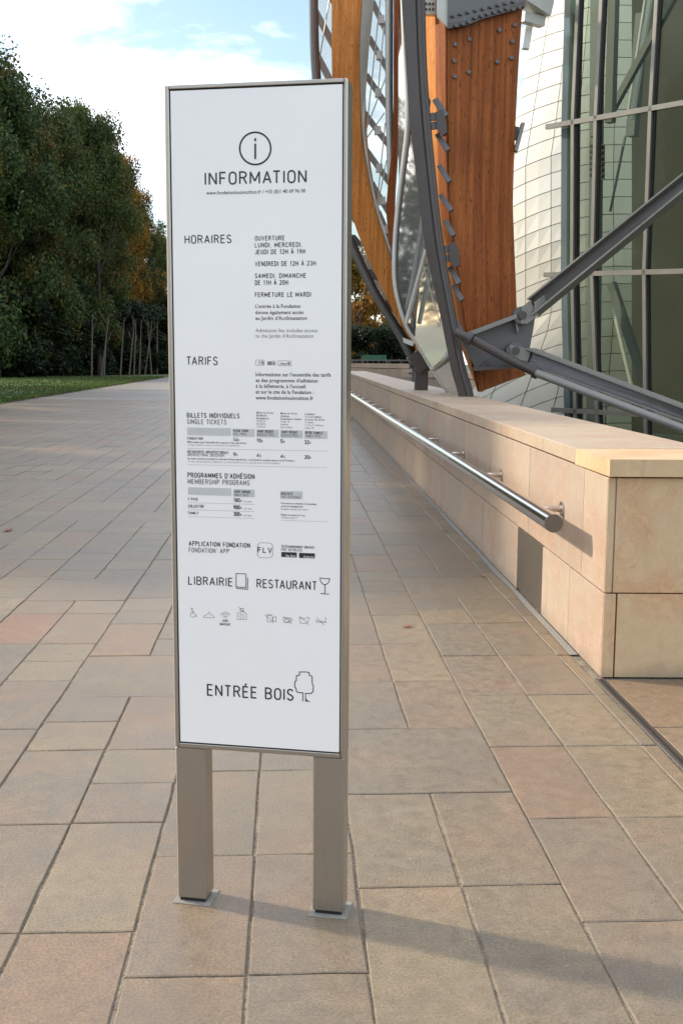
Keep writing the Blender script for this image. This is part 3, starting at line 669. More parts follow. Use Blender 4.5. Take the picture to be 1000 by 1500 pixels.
for x, a, b in ((342, 'PLEIN TARIF', 'FULL PRICE'), (376.8, 'TARIF RÉDUIT', 'REDUCED PRICE'), (411.8, 'TARIF RÉDUIT', 'REDUCED PRICE'), (447, 'OFFRE FAMILLE', 'FAMILY PRICE')):
    put_text(a, x, 632.5+(x-342)*.027, x+len(a)*2., 3.3, 'ink', .03, res=1); put_text(b, x, 637.3+(x-342)*.027, x+len(b)*1.9, 3.3, 'ink_grey', .0, res=1)
put_text('FONDATION', 275, 643.6, 297, 3.4, 'ink', .015, res=1)
put_text("Billet unique pour l'ensemble des espaces et des expositions", 275, 648.6, 361, 2.9, 'ink', .03, res=1)
put_text('A single ticket for access to all spaces and exhibitions', 275, 652.6, 351, 2.9, 'ink_grey', .0, res=1)
for x, y, s, x1 in ((342, 646.2, '14', 347.6), (376.5, 647.6, '10', 382), (411.3, 648.6, '5', 414.2), (446.3, 650, '32', 452)):
    put_text(s, x, y, x1, 4.9, 'ink', .02); put_text('€', x1+1, y, x1+3.2, 3.2, 'ink', .03)
for x, y, s, x1 in ((342.3, 668, '9', 345.3), (376.6, 669.2, '4', 379.6), (411.3, 670.6, '4', 414.3), (446.6, 671.9, '20', 452.3)):
    put_text(s, x, y, x1, 4.9, 'ink', .02); put_text('€', x1+1, y, x1+3.2, 3.2, 'ink', .03)
put_text('DÉCOUVERTE ARCHITECTURALE', 275.2, 663.4, 334.5, 3.6, 'ink', .012, res=1); put_text('ARCHITECTURAL DISCOVERY', 275.3, 667.8, 329, 3.6, 'ink_grey', .0, res=1)
put_text("En vente seulement pendant les périodes d'inter-expositions - accès limité à certains espaces de la Fondation", 275.5, 672.7, 431.5, 2.9, 'ink', .03, res=1)
put_text('On sale only during inter-exhibitions - provides limited access to specific areas of the Foundation', 275.5, 676.9, 409.5, 2.9, 'ink_grey', .0, res=1)
for a, b, y in ((274.8, 479.5, 656.3), (275.3, 479.5, 680.2)): rect(a, y, b, y+.7, 'ink_pale', 'rule_line')
put_text("PROGRAMMES D'ADHÉSION", 275.6, 699, 372.5, 6.6, 'ink', .004, track=1.2)
put_text('MEMBERSHIP PROGRAMS', 275.8, 708.4, 365.5, 6.6, 'ink_grey', .0, track=1.2)
for a, b in ((275.6, 339), (342, 373), (411, 443)): rect(a, 713.6+(a-275)*.041, b, 724.6+(a-275)*.043, 'ink_pale')
put_text('TARIF UNIQUE', 342.7, 721.6, 367, 3.3, 'ink', .03, res=1); put_text('SINGLE RATE', 342.7, 726.4, 364, 3.3, 'ink_grey', 0, res=1)
put_text('GRATUITÉ', 411.4, 724.6, 428.5, 3.3, 'ink', .03, res=1); put_text('FREE ENTRANCE', 411.4, 729.4, 439.5, 3.3, 'ink_grey', 0, res=1)
for s, x1, y, p in (('F-PASS', 290, 732.6, '180'), ('COLLECTOR', 298.3, 743, '900'), ('FAMILY', 290.5, 753, '300')):
    put_text(s, 276.2, y, x1, 3.7, 'ink', .015, res=1); put_text(p, 342.6, y+2.4, 351, 5.2, 'ink', .02); put_text('€', 352.3, y+2.6, 354.5, 3.2, 'ink', .03); put_text('/ an / year', 356.5, y+2.9, 369, 3, 'ink_grey', .01, res=1)
    rect(276, y+3.1, 373, y+3.8, 'ink_pale', 'rule_line')
for k, (s, x1) in enumerate((('Personnes en situation de handicap', 463.5), ('et un accompagnateur', 444), ('Disabled visitors plus carer', 451))): put_text(s, 411.6, 738.2+4.2*k, x1, 2.9, 'ink' if k < 2 else 'ink_grey', .03 if k < 2 else .005, res=1)
for k, (s, x1) in enumerate((('Enfant de moins de 3 ans', 447), ('Children under 3', 435))): put_text(s, 411.8, 755.2+4*k, x1, 2.9, 'ink' if k < 1 else 'ink_grey', .03 if k < 1 else .005, res=1)
rect(412, 761.8, 480, 762.5, 'ink_pale', 'rule_line')
put_text('APPLICATION FONDATION', 277.3, 799, 366, 6.2, 'ink', .006, track=1.2); put_text("FONDATION' APP", 277.3, 808.4, 335.5, 6.2, 'ink_grey', 0, track=1.2)
rr = []
for cx, cy, a0 in ((394.2, 800.8, -90), (394.2, 811.6, 0), (382.6, 811.2, 90), (382.6, 800.2, 180)): rr += circ(cx, cy, 5.4, 6, a0, a0+90)
icon('app_logo_outline', [['c'] + rr], .0012, 'ink_grey')
put_text('FLV', 378.3, 809, 398, 7.4, 'ink', -.004, res=3, track=1.1)
put_text('TÉLÉCHARGEMENT GRATUIT', 412, 801.9, 460.3, 3.3, 'ink', .01, res=1); put_text('FREE DOWNLOAD', 412, 806.6, 442, 3.3, 'ink_grey', 0, res=1)
for a, b, s in ((412, 434.8, 'App Store'), (438, 461.2, 'Google play')):
    rect(a, 808.4+(a-412)*.05, b, 815.8+(a-412)*.052, 'ink', 'store_badge')
PR0 = PR; PR = -.0016
put_text('App Store', 418.3, 815.2, 433.3, 3.3, 'panel', .01, res=1); put_text('Google play', 444.6, 816.6, 460, 3.3, 'panel', .01, res=1)
PR = PR0
put_text('LIBRAIRIE', 276.8, 855.6, 340.5, 11.2, 'ink', 0, res=4, track=1.2); put_text('RESTAURANT', 376.8, 860.2, 463.5, 11.6, 'ink', 0, res=4, track=1.2)
icon('book_mark', [[(359.5, 840.5), (346, 840.2), (346, 859.8), (346.8, 861.8), (362.7, 863.2), (363, 846.5)], [(346, 859.5), (360.3, 860.7), (360.5, 840.7), (359.3, 840.5)]], .0021)
icon('glass_mark', [circ(475.8, 847.2, 7, 16, 0, 180, 9), [(468.6, 846.6), (482.9, 847.7)], [(475.9, 856.3), (475.9, 869.6)], [(469.6, 869.2), (481.7, 870.2)]], .0021)
icon('wheelchair_mark', [circ(281.6, 891.6, 1.1, 8), [(281.8, 893.2), (282.6, 898.2), (286.2, 899), (288.4, 903)], [(282, 895.6), (285, 896.2)], circ(283.2, 900, 4, 14, 20, 290)], .0010)
icon('hanger_mark', ([(306.5, 895.8), (306.8, 897.6), (298.4, 903), (299.2, 904.3), (313.8, 905), (314.2, 903.8), (306.8, 897.6)], ), .0010)
icon('wifi_mark', [circ(330.3, 905, 9, 14, 220, 320, 8), circ(330.3, 905, 6.4, 12, 220, 320, 5.6), circ(330.3, 905.4, 3.6, 8, 220, 320, 3), [(329.4, 905), (331.2, 905.1)]], .0011)
put_text('WIFI', 326.3, 911, 334.5, 3.6, 'ink', .02, res=1); put_text('GRATUIT', 322.5, 915.6, 337.6, 3.2, 'ink', .02, res=1)
icon('no_flash_camera_mark', [('c', (348, 897.6), (352, 897.8), (353, 896), (358, 896.2), (358.6, 898), (361, 898.2), (361, 907.6), (348, 907)), circ(354.4, 902.6, 2.9, 12), ('c', (352, 891), (357, 891.2), (356.6, 895), (352.4, 894.8)), [(349.4, 888.8), (358.6, 897.6)]], .0010)
icon('no_filming_mark', [('c', (391.5, 901.4), (399.2, 902), (399.2, 911.2), (391.5, 910.6)), ('c', (399.6, 904.6), (404.6, 903.2), (404.6, 910.6), (399.6, 909)), [(388.2, 900.4), (401, 912)], [(391, 900.2), (398, 900.2)]], .0010)
icon('no_cup_mark', [('c', (414.6, 904.6), (425, 905), (425.6, 912), (416, 911.6)), circ(420.6, 908.4, 3.2, 12), circ(426.2, 907.6, 2, 8, -90, 90), [(416, 902.8), (427.6, 914)]], .0010)
icon('no_dog_mark', [('c', (438.6, 904), (442, 906), (448, 906), (450.6, 903.6), (453.4, 904.6), (451, 911.4), (448.6, 913.2), (441, 913), (439.6, 911.4)), [(439.4, 902.8), (453, 915)]], .0010)
icon('no_smoking_mark', [('c', (463, 909.2), (477.6, 910), (477.6, 911.8), (463, 911)), [(463.8, 904.6), (474.6, 915.6)], circ(476.4, 905.8, 1.4, 8, -90, 120)], .0010)
put_text('ENTRÉE BOIS', 304.5, 1018, 429, 15.4, 'ink', 0, res=5, track=1.2)
icon('tree_mark', [[(443.6, 1026.6), (443.6, 1014.6), (436.6, 1014.2), (433.8, 1011.8), (433.8, 1008), (431.8, 1006.6), (431.8, 998.6), (434, 996.8), (434.2, 989.6), (438.6, 989), (438.8, 984.2), (449.4, 984.2), (452.6, 985), (452.8, 989.2), (457, 990.2), (457.4, 1001.6), (459, 1004), (458.6, 1012.6), (455.4, 1015.6), (447.4, 1015.6), (447.8, 1026.8), (453, 1027.3)], [(448.4, 1024.2), (450.4, 1027)]], .0026)
finish_texts()

# ------------------------------------------------------------------ far curved wall and bits beyond
fw = empty('far_stone_wall', (1.5, 38, 0), label='pale limestone wall at the far end of the path behind the steel struts', cat='wall')
def hz_wall(px0, px1, Y0, Y1, zt, n, th=.5):
    for k in range(n):
        a, b = k/n, (k+1)/n; xa, xb = px0+(px1-px0)*a, px0+(px1-px0)*b; ya, yb = Y0+(Y1-Y0)*a, Y0+(Y1-Y0)*b
        A, B = at(xa, 560, ya), at(xb, 560, yb); A.z = B.z = 0; g = (B-A).normalized()*.008; n_ = Vector((-(B-A).y, (B-A).x, 0)).normalized()*th
        z1 = zt*.45; z2 = zt-.16
        MB().prism([A+g, B-g, B-g+n_, A+g+n_], (0, 0, z1-.01)).build('stone_panel', M['stone'], fw)
        MB().prism([q + Vector((0, 0, z1)) for q in (A+g, B-g, B-g+n_, A+g+n_)], (0, 0, z2-z1-.02)).build('stone_panel', M['stone'], fw)
        o = (B-A).normalized().cross(Vector((0, 0, 1)))*.02
        MB().prism([q + Vector((0, 0, z2)) for q in (A+g*.3+o, B-g*.3+o, B+n_, A+n_)], (0, 0, .16)).build('coping_stone', M['coping'], fw)
hz_wall(478, 588, 46, 37, 1.585, 6); hz_wall(588, 700, 30, 26, 1.40, 5)
hp = empty('short_handrail', at(605, 560, 27), label='small steel post with a bent rail in front of the far limestone wall', cat='handrail')
MB().tube([at(605, 539, 27), at(605, 585, 27)], .035, 8).build('post', M['steel_grey'], hp)
MB().tube([at(598, 546, 27), at(611, 547.5, 27)], .03, 8).build('cross_bar', M['steel_grey'], hp)
MB().tube([at(609, 546, 26.9), at(613, 551, 26.8), at(615, 562, 26.6), at(616, 580, 26.5)], .025, 8).build('bent_rail', M['steel'], hp)
bar = empty('green_barrier', at(530, 531, 58), label='low green barrier in front of the autumn trees', cat='barrier')
MB().box(at(548, 524, 58), (1.3, .06, .28)).build('board', M['barrier'], bar)
for x in (531, 566): MB().box(at(x, 553, 58) , (.08, .08, 1.9)).build('post', M['steel_grey'], bar)
gr = empty('glass_balustrade', at(550, 528, 50), label='thin dark rail along the far end of the forecourt', cat='railing')
MB().bar(at(500, 527.5, 50), at(602, 528, 50), .06, .06).build('top_rail', M['steel_grey'], gr)
for x in range(506, 604, 16): MB().box(at(x, 553, 50.06), (.05, .05, 1.62)).build('post', M['steel_grey'], gr)

# ------------------------------------------------------------------ timber and steel of the glass sails
def rail_pts(tab, Y, n=4):
    """tab [(x,y)] seen -> smooth 3-D line at distance Y (number or (top,bottom))"""
    s = smooth(tab, n); N = len(s)-1; ya, yb = Y if isinstance(Y, tuple) else (Y, Y)
    return [at(x, y, ya + (yb-ya)*i/N) for i, (x, y) in enumerate(s)]
def ribbon(L, Rr, YL, YR, off, name, m, parent, n=4, **k):
    a = rail_pts(L, YL, n); b = rail_pts(Rr, YR, n); off = Vector(off)
    return MB().loft([a, b, [p+off for p in b], [p+off for p in a]]).build(name, m, parent, **k)

# big leaning mast
mast = empty('curved_steel_mast', at(688, 640, 14.2), label='thick dark steel mast curving down between the glass sail and the big timber beam', cat='mast')
ML = [(583, -90), (588, 0), (594, 90), (600, 180), (612, 280), (622, 360), (642, 450), (660, 540), (671, 580), (694, 690)]
MR = [(617, -90), (619, 0), (621, 90), (627, 180), (637, 290), (646, 362), (660, 450), (677, 535), (689, 580), (712, 690)]
mid = [(a[0]*.36+b[0]*.64, (a[1]+b[1])/2) for a, b in zip(ML, MR)]
mid2 = [(a[0]*.30+b[0]*.70, (a[1]+b[1])/2) for a, b in zip(ML, MR)]
mid3 = [(a[0]*.17+b[0]*.83, (a[1]+b[1])/2) for a, b in zip(ML, MR)]
ribbon(ML, mid, 14.2, 14.15, (.05, .3, 0), 'box_girder', M['mast'], mast)
MB().tube(rail_pts([((a[0]+b[0])/2, a[1]) for a, b in zip(mid2, mid3)], 14.24), .052, 10).build('edge_tube', M['mast'], mast)
MB().tube(rail_pts([((a[0]*.5+b[0]*.5)+.5, a[1]) for a, b in zip(mid3, MR)], 14.26), .05, 10).build('edge_tube', M['mast'], mast)

# big glulam beam
beam = empty('timber_beam', at(700, 560, 14.8), label='massive glulam timber beam with a bolted steel shoe at its top', cat='beam')
FL = [(657, -30), (657, 42), (657, 150), (660, 300), (667, 360), (676, 430), (684.6, 486), (694, 532), (703, 574)]
FR = [(772, -60), (765, 9), (757, 130), (751, 280), (752, 340), (755, 415), (757, 462), (763, 510), (769, 549)]
BL = [(606, -40), (610, 30), (614, 150), (622, 290), (640, 370), (655, 430), (666, 482), (683, 530), (697, 566)]
fl_, fr_, bl_ = rail_pts(FL, 14.6), rail_pts(FR, 15.0), rail_pts(BL, 15.6)
br_ = [b + (r - a) for a, b, r in zip(fl_, bl_, fr_)]
def skin(a, b, name, m, parent, th=(0, 0, 0), **k):
    off = Vector(th); return MB().loft([a, b, [p+off for p in b], [p+off for p in a]]).build(name, m, parent, **k)
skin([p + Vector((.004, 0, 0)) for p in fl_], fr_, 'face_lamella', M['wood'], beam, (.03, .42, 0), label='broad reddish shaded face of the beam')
skin(bl_, [p + Vector((-.004, .0, 0)) for p in fl_], 'side_lamella', M['wood_sunlit'], beam, (.05, .03, 0), label='narrow orange face of the beam catching the sun')
# strip running down the corner
e_a = [p.lerp(q, .34) + Vector((-.03, -.02, 0)) for p, q in zip(fl_, bl_)]
e_b = [p.lerp(q, .03) + Vector((-.035, -.02, 0)) for p, q in zip(fl_, bl_)]
skin(e_a, e_b, 'corner_strip', M['wood'], beam, (.03, .01, 0))
# shoe
def facept(x, y, lift=.0): return at(x, y, 14.6 + .4*(x-657)/108 - lift)
MB().prism([facept(x, y, .08) for x, y in ((656, -60), (780, -60), (768, 7), (752, 14), (705, 27), (684, 36), (655, 41))], (.02, .14, 0)).build('shoe_plate', M['steel_grey'], beam)
MB().prism([facept(x, y, .11) for x, y in ((655, 34), (684, 29), (705, 20), (752, 8), (768, 0), (768, 8), (752, 15), (705, 28), (684, 37), (655, 42))], (.0, .03, 0)).build('shoe_rim', M['mast'], beam)
for k in range(11):
    x = 668+k*9.3; y = 37 - k*2.6 - (4 if 2 < k < 9 else 0); p = facept(x, y, .15); MB().tube([p, p + Vector((0, .06, 0))], .021, 8).build('bolt', M['steel_grey'], beam)
for k in range(9):
    x = 664+k*11; y = 22 - k*2.6; p = facept(x, y, .13); MB().tube([p, p + Vector((0, .06, 0))], .022, 8).build('bolt', M['steel_grey'], beam)
MB().prism([at(x, y, 14.55) for x, y in ((639, -60), (656, -60), (656, 40), (650, 34), (639, 22))], (.01, .1, 0)).build('shoe_side_plate', M['steel_pale'], beam)
MB().prism([at(x, y, 14.9) for x, y in ((612, -60), (639, -60), (639, 21), (612, 20))], (.01, .1, 0)).build('splice_plate', M['steel_pale'], beam)
for x in (624, 629, 634):
    for y in (5, 13): p = at(x, y, 14.88); MB().tube([p, p + Vector((0, .04, 0))], .016, 6).build('bolt', M['mast'], beam)
for x, y in ((666.6, 64.5), (665.4, 88.5), (666, 111.6), (687.6, 57), (686.4, 105), (731.4, 43.5), (728.4, 90), (748.5, 84), (754, 36), (750.4, 60), (749.5, 84), (681, 377)):
    p = facept(x, y, .03); MB().tube([p, p + Vector((0, .05, 0))], .026, 8).build('bolt', M['steel_grey'], beam)
# bevelled steel plates let into the corner, and two clamps to the mast
for (xa, ya, xb, yb, w) in ((637, 146, 653, 171, .12), (640, 197, 656, 221, .10), (643, 243, 658, 267, .10), (645, 286, 661, 309, .10), (652, 324, 664, 346, .10), (659, 392, 672, 416, .11), (664, 419, 677, 440, .10), (667, 470, 680, 496, .10)):
    a, b = at(xa, ya, 14.42), at(xb, yb, 14.30); MB().bar(a, b, w*.6, .05, Vector((0, 1, 0))).build('cleat', M['steel_grey'], beam)
for (x, y) in ((640, 180), (659, 374)):
    MB().bar(at(x-13, y-8, 14.3), at(x+6, y-10, 14.35), .07, .09).build('clamp_arm', M['mast'], beam)
    MB().bar(at(x-13, y+5, 14.3), at(x+6, y+3, 14.35), .07, .09).build('clamp_arm', M['mast'], beam)
    MB().prism([at(a, b, 14.28) for a, b in ((x-2, y-16), (x+8, y-20), (x+13, y-2), (x+14, y+14), (x+8, y+18), (x-1, y+8))], (.02, .12, 0)).build('clamp_body', M['mast'], beam)
MB().prism([at(x, y, 14.35) for x, y in ((624, 136), (631, 148), (628, 166), (624, 170))], (0, .05, 0)).build('clamp_fin', M['mast'], beam)

# gusset at the beam foot and the struts
gus = empty('steel_gusset', at(740, 500, 14.4), label='dark steel gusset plate under the timber beam with two pin joints', cat='steel joint')
def poly(pts, Y, th, name, m, parent): return MB().prism([at(x, y, Y) for x, y in pts], (0, th, 0)).build(name, m, parent)
poly([(672, 492), (700, 483), (756, 462), (758, 455), (770, 452), (784, 459), (781, 480), (775, 512), (768, 532), (762, 538), (697, 541), (684, 515)], 14.42, .06, 'web_plate', M['steel_grey'], gus)
poly([(684, 487), (756, 460), (757, 466), (686, 493)], 14.22, .24, 'flange', M['steel_mid'], gus)
poly([(695, 538), (764, 533.5), (765, 538.5), (697, 543)], 14.22, .24, 'flange', M['mast'], gus)
poly([(753, 466), (756, 465), (759, 484), (757, 488)], 14.32, .1, 'stiffener', M['steel_mid'], gus)
poly([(697, 543), (712, 528), (717, 530), (705, 543)], 14.32, .1, 'stiffener', M['mast'], gus)
for (x, y) in ((764, 462), (754, 514)):
    p = at(x, y, 14.28); lug = MB().tube([p + Vector((0, -.02, 0)), p + Vector((0, .2, 0))], .115, 20).build('pin_lug', M['steel_grey'], gus)
    MB().tube([p + Vector((0, -.06, 0)), p + Vector((0, -.02, 0))], .055, 14).build('pin', M['mast'], lug)
def ibeam(parent, A, B, C, D, mweb, YA, YB):
    """A-B upper edge, C-D lower edge as seen; near end YA, other YB"""
    def q(P, Y, dy=0): p = at(P[0], P[1], Y); return p + Vector((0, dy, 0))
    for (e0, e1, s) in ((A, B, 1), (C, D, -1)):
        a, b = q(e0, YA), q(e1, YB); d = (b-a).normalized(); MB().bar(a, b, .22, .022, Vector((0, 0, 1))).build('flange', M['steel_mid'], parent)
    MB().prism([q(A, YA), q(B, YB), q(D, YB), q(C, YA)], (0, .02, 0)).build('web', mweb, parent)
s1 = empty('upper_strut', at(785, 450, 14.3), label='grey steel I-beam strut rising to the right in front of the glass wall', cat='strut')
ibeam(s1, (777, 439), (1040, 227), (783, 462), (1040, 251), M['steel_grey'], 14.3, 13.0)
poly([(764, 450), (776, 440), (782, 452), (789, 461), (772, 474), (762, 474)], 14.24, .05, 'fork_plate', M['steel_mid'], s1)
for dy, l in ((0, 28), (5, 27), (10, 26)):
    poly([(781, 443+dy), (781+l, 424+dy-1), (781+l, 427+dy-1), (783, 446.5+dy)], 14.2, .03, 'stiffener', M['steel_mid'], s1)
s2 = empty('lower_strut', at(770, 520, 14.3), label='grey steel I-beam strut falling to the right behind the stone wall', cat='strut')
ibeam(s2, (777, 511), (1040, 610), (768, 530), (1040, 629), M['steel_grey'], 14.3, 12.6)
poly([(746, 505), (778, 512), (772, 530), (748, 524)], 14.24, .05, 'fork_plate', M['steel_mid'], s2)
for dy in (2, 7, 12): poly([(780, 513+dy), (808, 528+dy), (807, 531+dy), (780, 516+dy)], 14.2, .03, 'stiffener', M['steel_mid'], s2)
s3 = empty('round_strut', at(700, 502, 14.0), label='dark round tube crossing the gusset and running under the lower strut', cat='strut')
MB().tube([at(667, 486, 14.1), at(700, 502, 14.0), at(764, 536, 13.9)], .058, 14).build('tube', M['mast'], s3)
MB().tube([at(784, 546, 13.88), at(900, 590, 13.2), at(1040, 643, 12.4)], .052, 14).build('tube', M['steel_mid'], s3)
for (x, y) in ((687, 495.5), (784, 545.5)): MB().tube([at(x-3, y-1.4, 13.95), at(x+4, y+2, 13.93)], .078, 14).build('collar', M['mast'], s3)
MB().tube([at(762, 535, 13.9), at(786, 547, 13.88)], .056, 14).build('tube', M['mast'], s3)

# left sail: slender glulam, outer tube, ribs, panes
lb = empty('slender_timber_beam', at(600, 500, 17), label='slender curved glulam beam tapering to its foot left of the glass sail', cat='beam')
L1 = [(490, -90), (486, 0), (486, 100), (491, 190), (500, 255), (513, 309), (531, 360), (555, 414), (579, 462), (600, 497), (613, 522)]
R1 = [(534, -90), (529.5, 0), (526, 75), (528.5, 180), (535.5, 240), (547.5, 300), (560, 342), (574, 388), (586, 432), (604, 494), (615.5, 522)]
ribbon(L1, R1, (16.6, 17), (16.7, 17), (.1, .5, 0), 'face_lamella', M['wood_sunlit'], lb)
R1b = [(x+(15, 16, 12, 3.5, 3, 3, 3, 2.4, 2, 1.5, 1)[i], y) for i, (x, y) in enumerate(R1)]
ribbon([(x+1, y) for x, y in R1], R1b, 16.72, 16.9, (.02, .05, 0), 'edge_flange', M['steel_pale'], lb)
ot = empty('outer_sail_tube', at(610, 540, 17), label='dark curved edge tube of the left glass sail', cat='mast')
OT = [(457, -90), (457.5, 0), (459, 70), (463, 130), (470, 200), (485, 280), (500, 330), (513, 357), (545, 425), (585, 492), (610, 542)]
MB().tube(rail_pts(OT, 17.0), .055, 10).build('tube', M['steel_grey'], ot)
MB().tube(rail_pts([(x+5, y-1) for x, y in OT], 17.1), .035, 8).build('inner_tube', M['mast'], ot)
MB().bar(at(603, 519, 16.8), at(620, 541, 16.8), .35, .2).build('foot_block', M['mast'], ot)
MB().box(at(607, 530, 16.9), (.16, .2, .2)).build('foot_block', M['mast'], ot)
MB().box(at(616, 590, 16.9), (.2, .2, 1.3)).build('foot_post', M['mast'], ot)
sl = empty('left_glass_sail', at(520, 300, 17.3), label='pale fritted glass sail with dark diagonal ribs behind the slender timber beam', cat='glass sail')
def cx(tab, y):
    for (x0, y0), (x1, y1) in zip(tab, tab[1:]):
        if y0 <= y <= y1: return x0 + (x1-x0)*(y-y0)/(y1-y0)
    return tab[-1][0] if y > tab[-1][1] else tab[0][0]
def pane_strip(left, right, ys, drop, Y, name, m, parent, gap=.8):
    for a, b in zip(ys, ys[1:]):
        mb = MB(); n = 3; l = []; r = []
        for k in range(n+1):
            yl = a+gap+(b-a-2*gap)*k/n; yr = yl+drop; l.append(at(cx(left, yl), yl, Y)); r.append(at(cx(right, yr), yr, Y+.05))
        mb.loft([l, r, [p+Vector((0, .025, 0)) for p in r], [p+Vector((0, .025, 0)) for p in l]]).build(name, m, parent)
FA = [(568, -150), (568, 150), (570, 250), (572, 330), (577, 384), (580, 450)]
ysA = [-100, -48, 3, 55, 110, 165, 220, 268, 310]
pane_strip([(x+1, y) for x, y in R1b], FA, ysA, 48, 17.5, 'glass_pane', M['frit'], sl)
for a in ysA[1:]:
    p, q = at(cx(R1b, a), a, 17.3), at(cx(FA, a+48), a+48, 17.3); MB().bar(p, q, .06, .085, Vector((0, 0, 1))).build('rib', M['steel_mid'], sl)
    m_ = p.lerp(q, .55); MB().box(m_, (.1, .1, .12)).build('rib_node', M['steel_pale'], sl)
for (a, b) in (((561, -40), (533, 225)), ((566, 110), (536, 190)), ((562, 40), (553, 140)), ((563, 165), (535, 205)), ((566, 235), (548, 325)), ((564, 180), (552, 300))):
    MB().tube([at(*a, 17.15), at(*b, 17.15)], .010, 5).build('cable', M['steel_pale'], sl)
ysB = [-90, -20, 45, 110, 180, 250, 300, 345, 395, 440, 478]
pane_strip([(x+4, y) for x, y in OT], [(x+3, y) for x, y in L1], ysB, 22, 17.4, 'glass_pane', M['frit'], sl)
for a in ysB[1:]:
    if a < 330: p, q = at(cx(OT, a), a-34, 17.2), at(cx(L1, a+22)+4, a+24, 17.2); MB().bar(p, q, .07, .1, Vector((0, 0, 1))).build('rib', M['steel_mid'], sl)
    else:
        x0 = cx(OT, a); x1 = cx(L1, a+20); MB().prism([at(*v, 17.2) for v in ((x0, a-2), ((x0+x1)/2, a-1), (x1+2, a+17), ((x0+x1)/2+2, a+14), (x0+4, a+9))], (0, .06, 0)).build('rib', M['steel_grey'], sl)
for (a, b) in (((484, -10), (464, 110)), ((470, 345), (530, 362)), ((527, 330), (533, 400)), ((560, 420), (568, 470))): MB().tube([at(*a, 17.1), at(*b, 17.1)], .011, 5).build('cable', M['steel_pale'], sl)
MB().bar(at(585, 496, 17), at(606, 504, 16.9), .05, .07).build('tie', M['steel_pale'], sl)
# second timber and middle frame
tb = empty('inner_timber_strip', at(574, 380, 16.6), label='thin dark orange timber strip between the two glass sails', cat='beam')
ribbon([(576, -90), (576, 100), (575, 200), (568, 270), (566, 320), (575, 382)], [(583, -90), (583, 100), (582.5, 200), (578, 270), (576.5, 320), (577.5, 384)], 16.5, 16.55, (.03, .2, 0), 'lamella', M['wood'], tb)
mf = empty('sail_edge_frame', at(577, 384, 16.6), label='pale steel frame columns between the slender beam and the reflective sail', cat='frame')
MB().tube(rail_pts([(568, -90), (568, 0), (568, 150), (571, 260), (574, 330), (577, 384)], 16.9), .04, 8).build('tube', M['steel_pale'], mf)
MB().tube(rail_pts([(573, -90), (573, 0), (573, 150), (575.5, 260), (576.5, 330), (578, 384)], 16.8), .026, 8).build('tube', M['mast'], mf)
# reflective sail
rs = empty('reflective_glass_sail', at(620, 480, 15.6), label='curved reflective glass sail left of the dark mast mirroring trees and sky', cat='glass sail')
FBp = [(588, -60), (592, 60), (596, 130), (596, 190), (589, 250), (583, 300), (578, 360), (579, 420), (594, 474), (614, 507), (633, 540), (656, 574)]
MB().tube(rail_pts(FBp, 15.6), .036, 8).build('edge_frame', M['steel_pale'], rs)
MB().tube(rail_pts([(x+4, y) for x, y in FBp], 15.55), .018, 6).build('edge_frame', M['mast'], rs)
SP0 = at(600, 400, 15.6)
def plane_at(x, y, n): d = ray(x, y); c = Vector((0, 0, H)); return c + d*((SP0-c).dot(n)/d.dot(n))
for pts, n in ((((597, 190), (607, 186), (617, 290), (625, 366), (594.5, 474), (579, 421), (578.5, 361), (583.5, 301), (590, 251)), Vector((-.80, -.58, .10))),
               (((624.5, 369), (628, 368), (640, 430), (657, 518), (633, 538), (614, 508), (596, 477)), Vector((-.80, -.59, -.03))),
               (((634, 542), (657, 521), (678, 582), (662, 582)), Vector((-.80, -.58, -.12))), (((584, -60), (592, -60), (602, 120), (597, 188), (590, 246), (584, 296), (583, 200)), Vector((-.75, -.64, .14)))):
    n.normalize(); MB().prism([plane_at(x, y, n) for x, y in pts], -n*.02).build('glass_pane', M['mirror'], rs)
MB().tube([at(624, 366, 15.2), at(594.5, 474, 15.5)], .036, 6).build('glazing_bar', M['steel_pale'], rs)
MB().tube([at(621, 366, 15.2), at(592, 474, 15.5)], .018, 6).build('glazing_bar', M['steel_mid'], rs)
MB().tube([at(656, 519, 15.0), at(633, 540, 15.4)], .045, 6).build('glazing_bar', M['steel_pale'], rs)
MB().tube([at(620, 390, 15.1), at(652, 500, 15.1)], .008, 5).build('glazing_bar', M['steel_pale'], rs)
# brownish struts high up between beam and white building
tp = empty('roof_truss', at(785, 20, 20), label='short pale brown roof struts glimpsed above the white tiled volume', cat='strut')
MB().bar(at(757, -14, 19.6), at(800, 14, 20), .3, .3).build('chord', M['steel_pale'], tp)
MB().bar(at(764, 25, 19.8), at(794, 33, 20), .16, .16).build('chord', M['steel_pale'], tp)
MB().bar(at(775, 30, 20.1), at(769, 72, 20.1), .14, .12).build('chord', M['steel_pale'], tp)
MB().bar(at(779, -20, 20.2), at(806, 10, 20.2), .14, .14).build('timber', M['wood_sunlit'], tp)
br2 = empty('small_plate_bracket', at(760, 200, 15), label='small dark steel bracket sticking out right of the timber beam', cat='bracket')
MB().bar(at(754.5, 222, 15), at(765, 181, 15), .045, .14, Vector((0, 1, 0))).build('plate', M['steel_mid'], br2)
MB().bar(at(753, 205, 15.1), at(757, 186, 15.1), .05, .05, Vector((0, 1, 0))).build('plate', M['steel_grey'], br2)

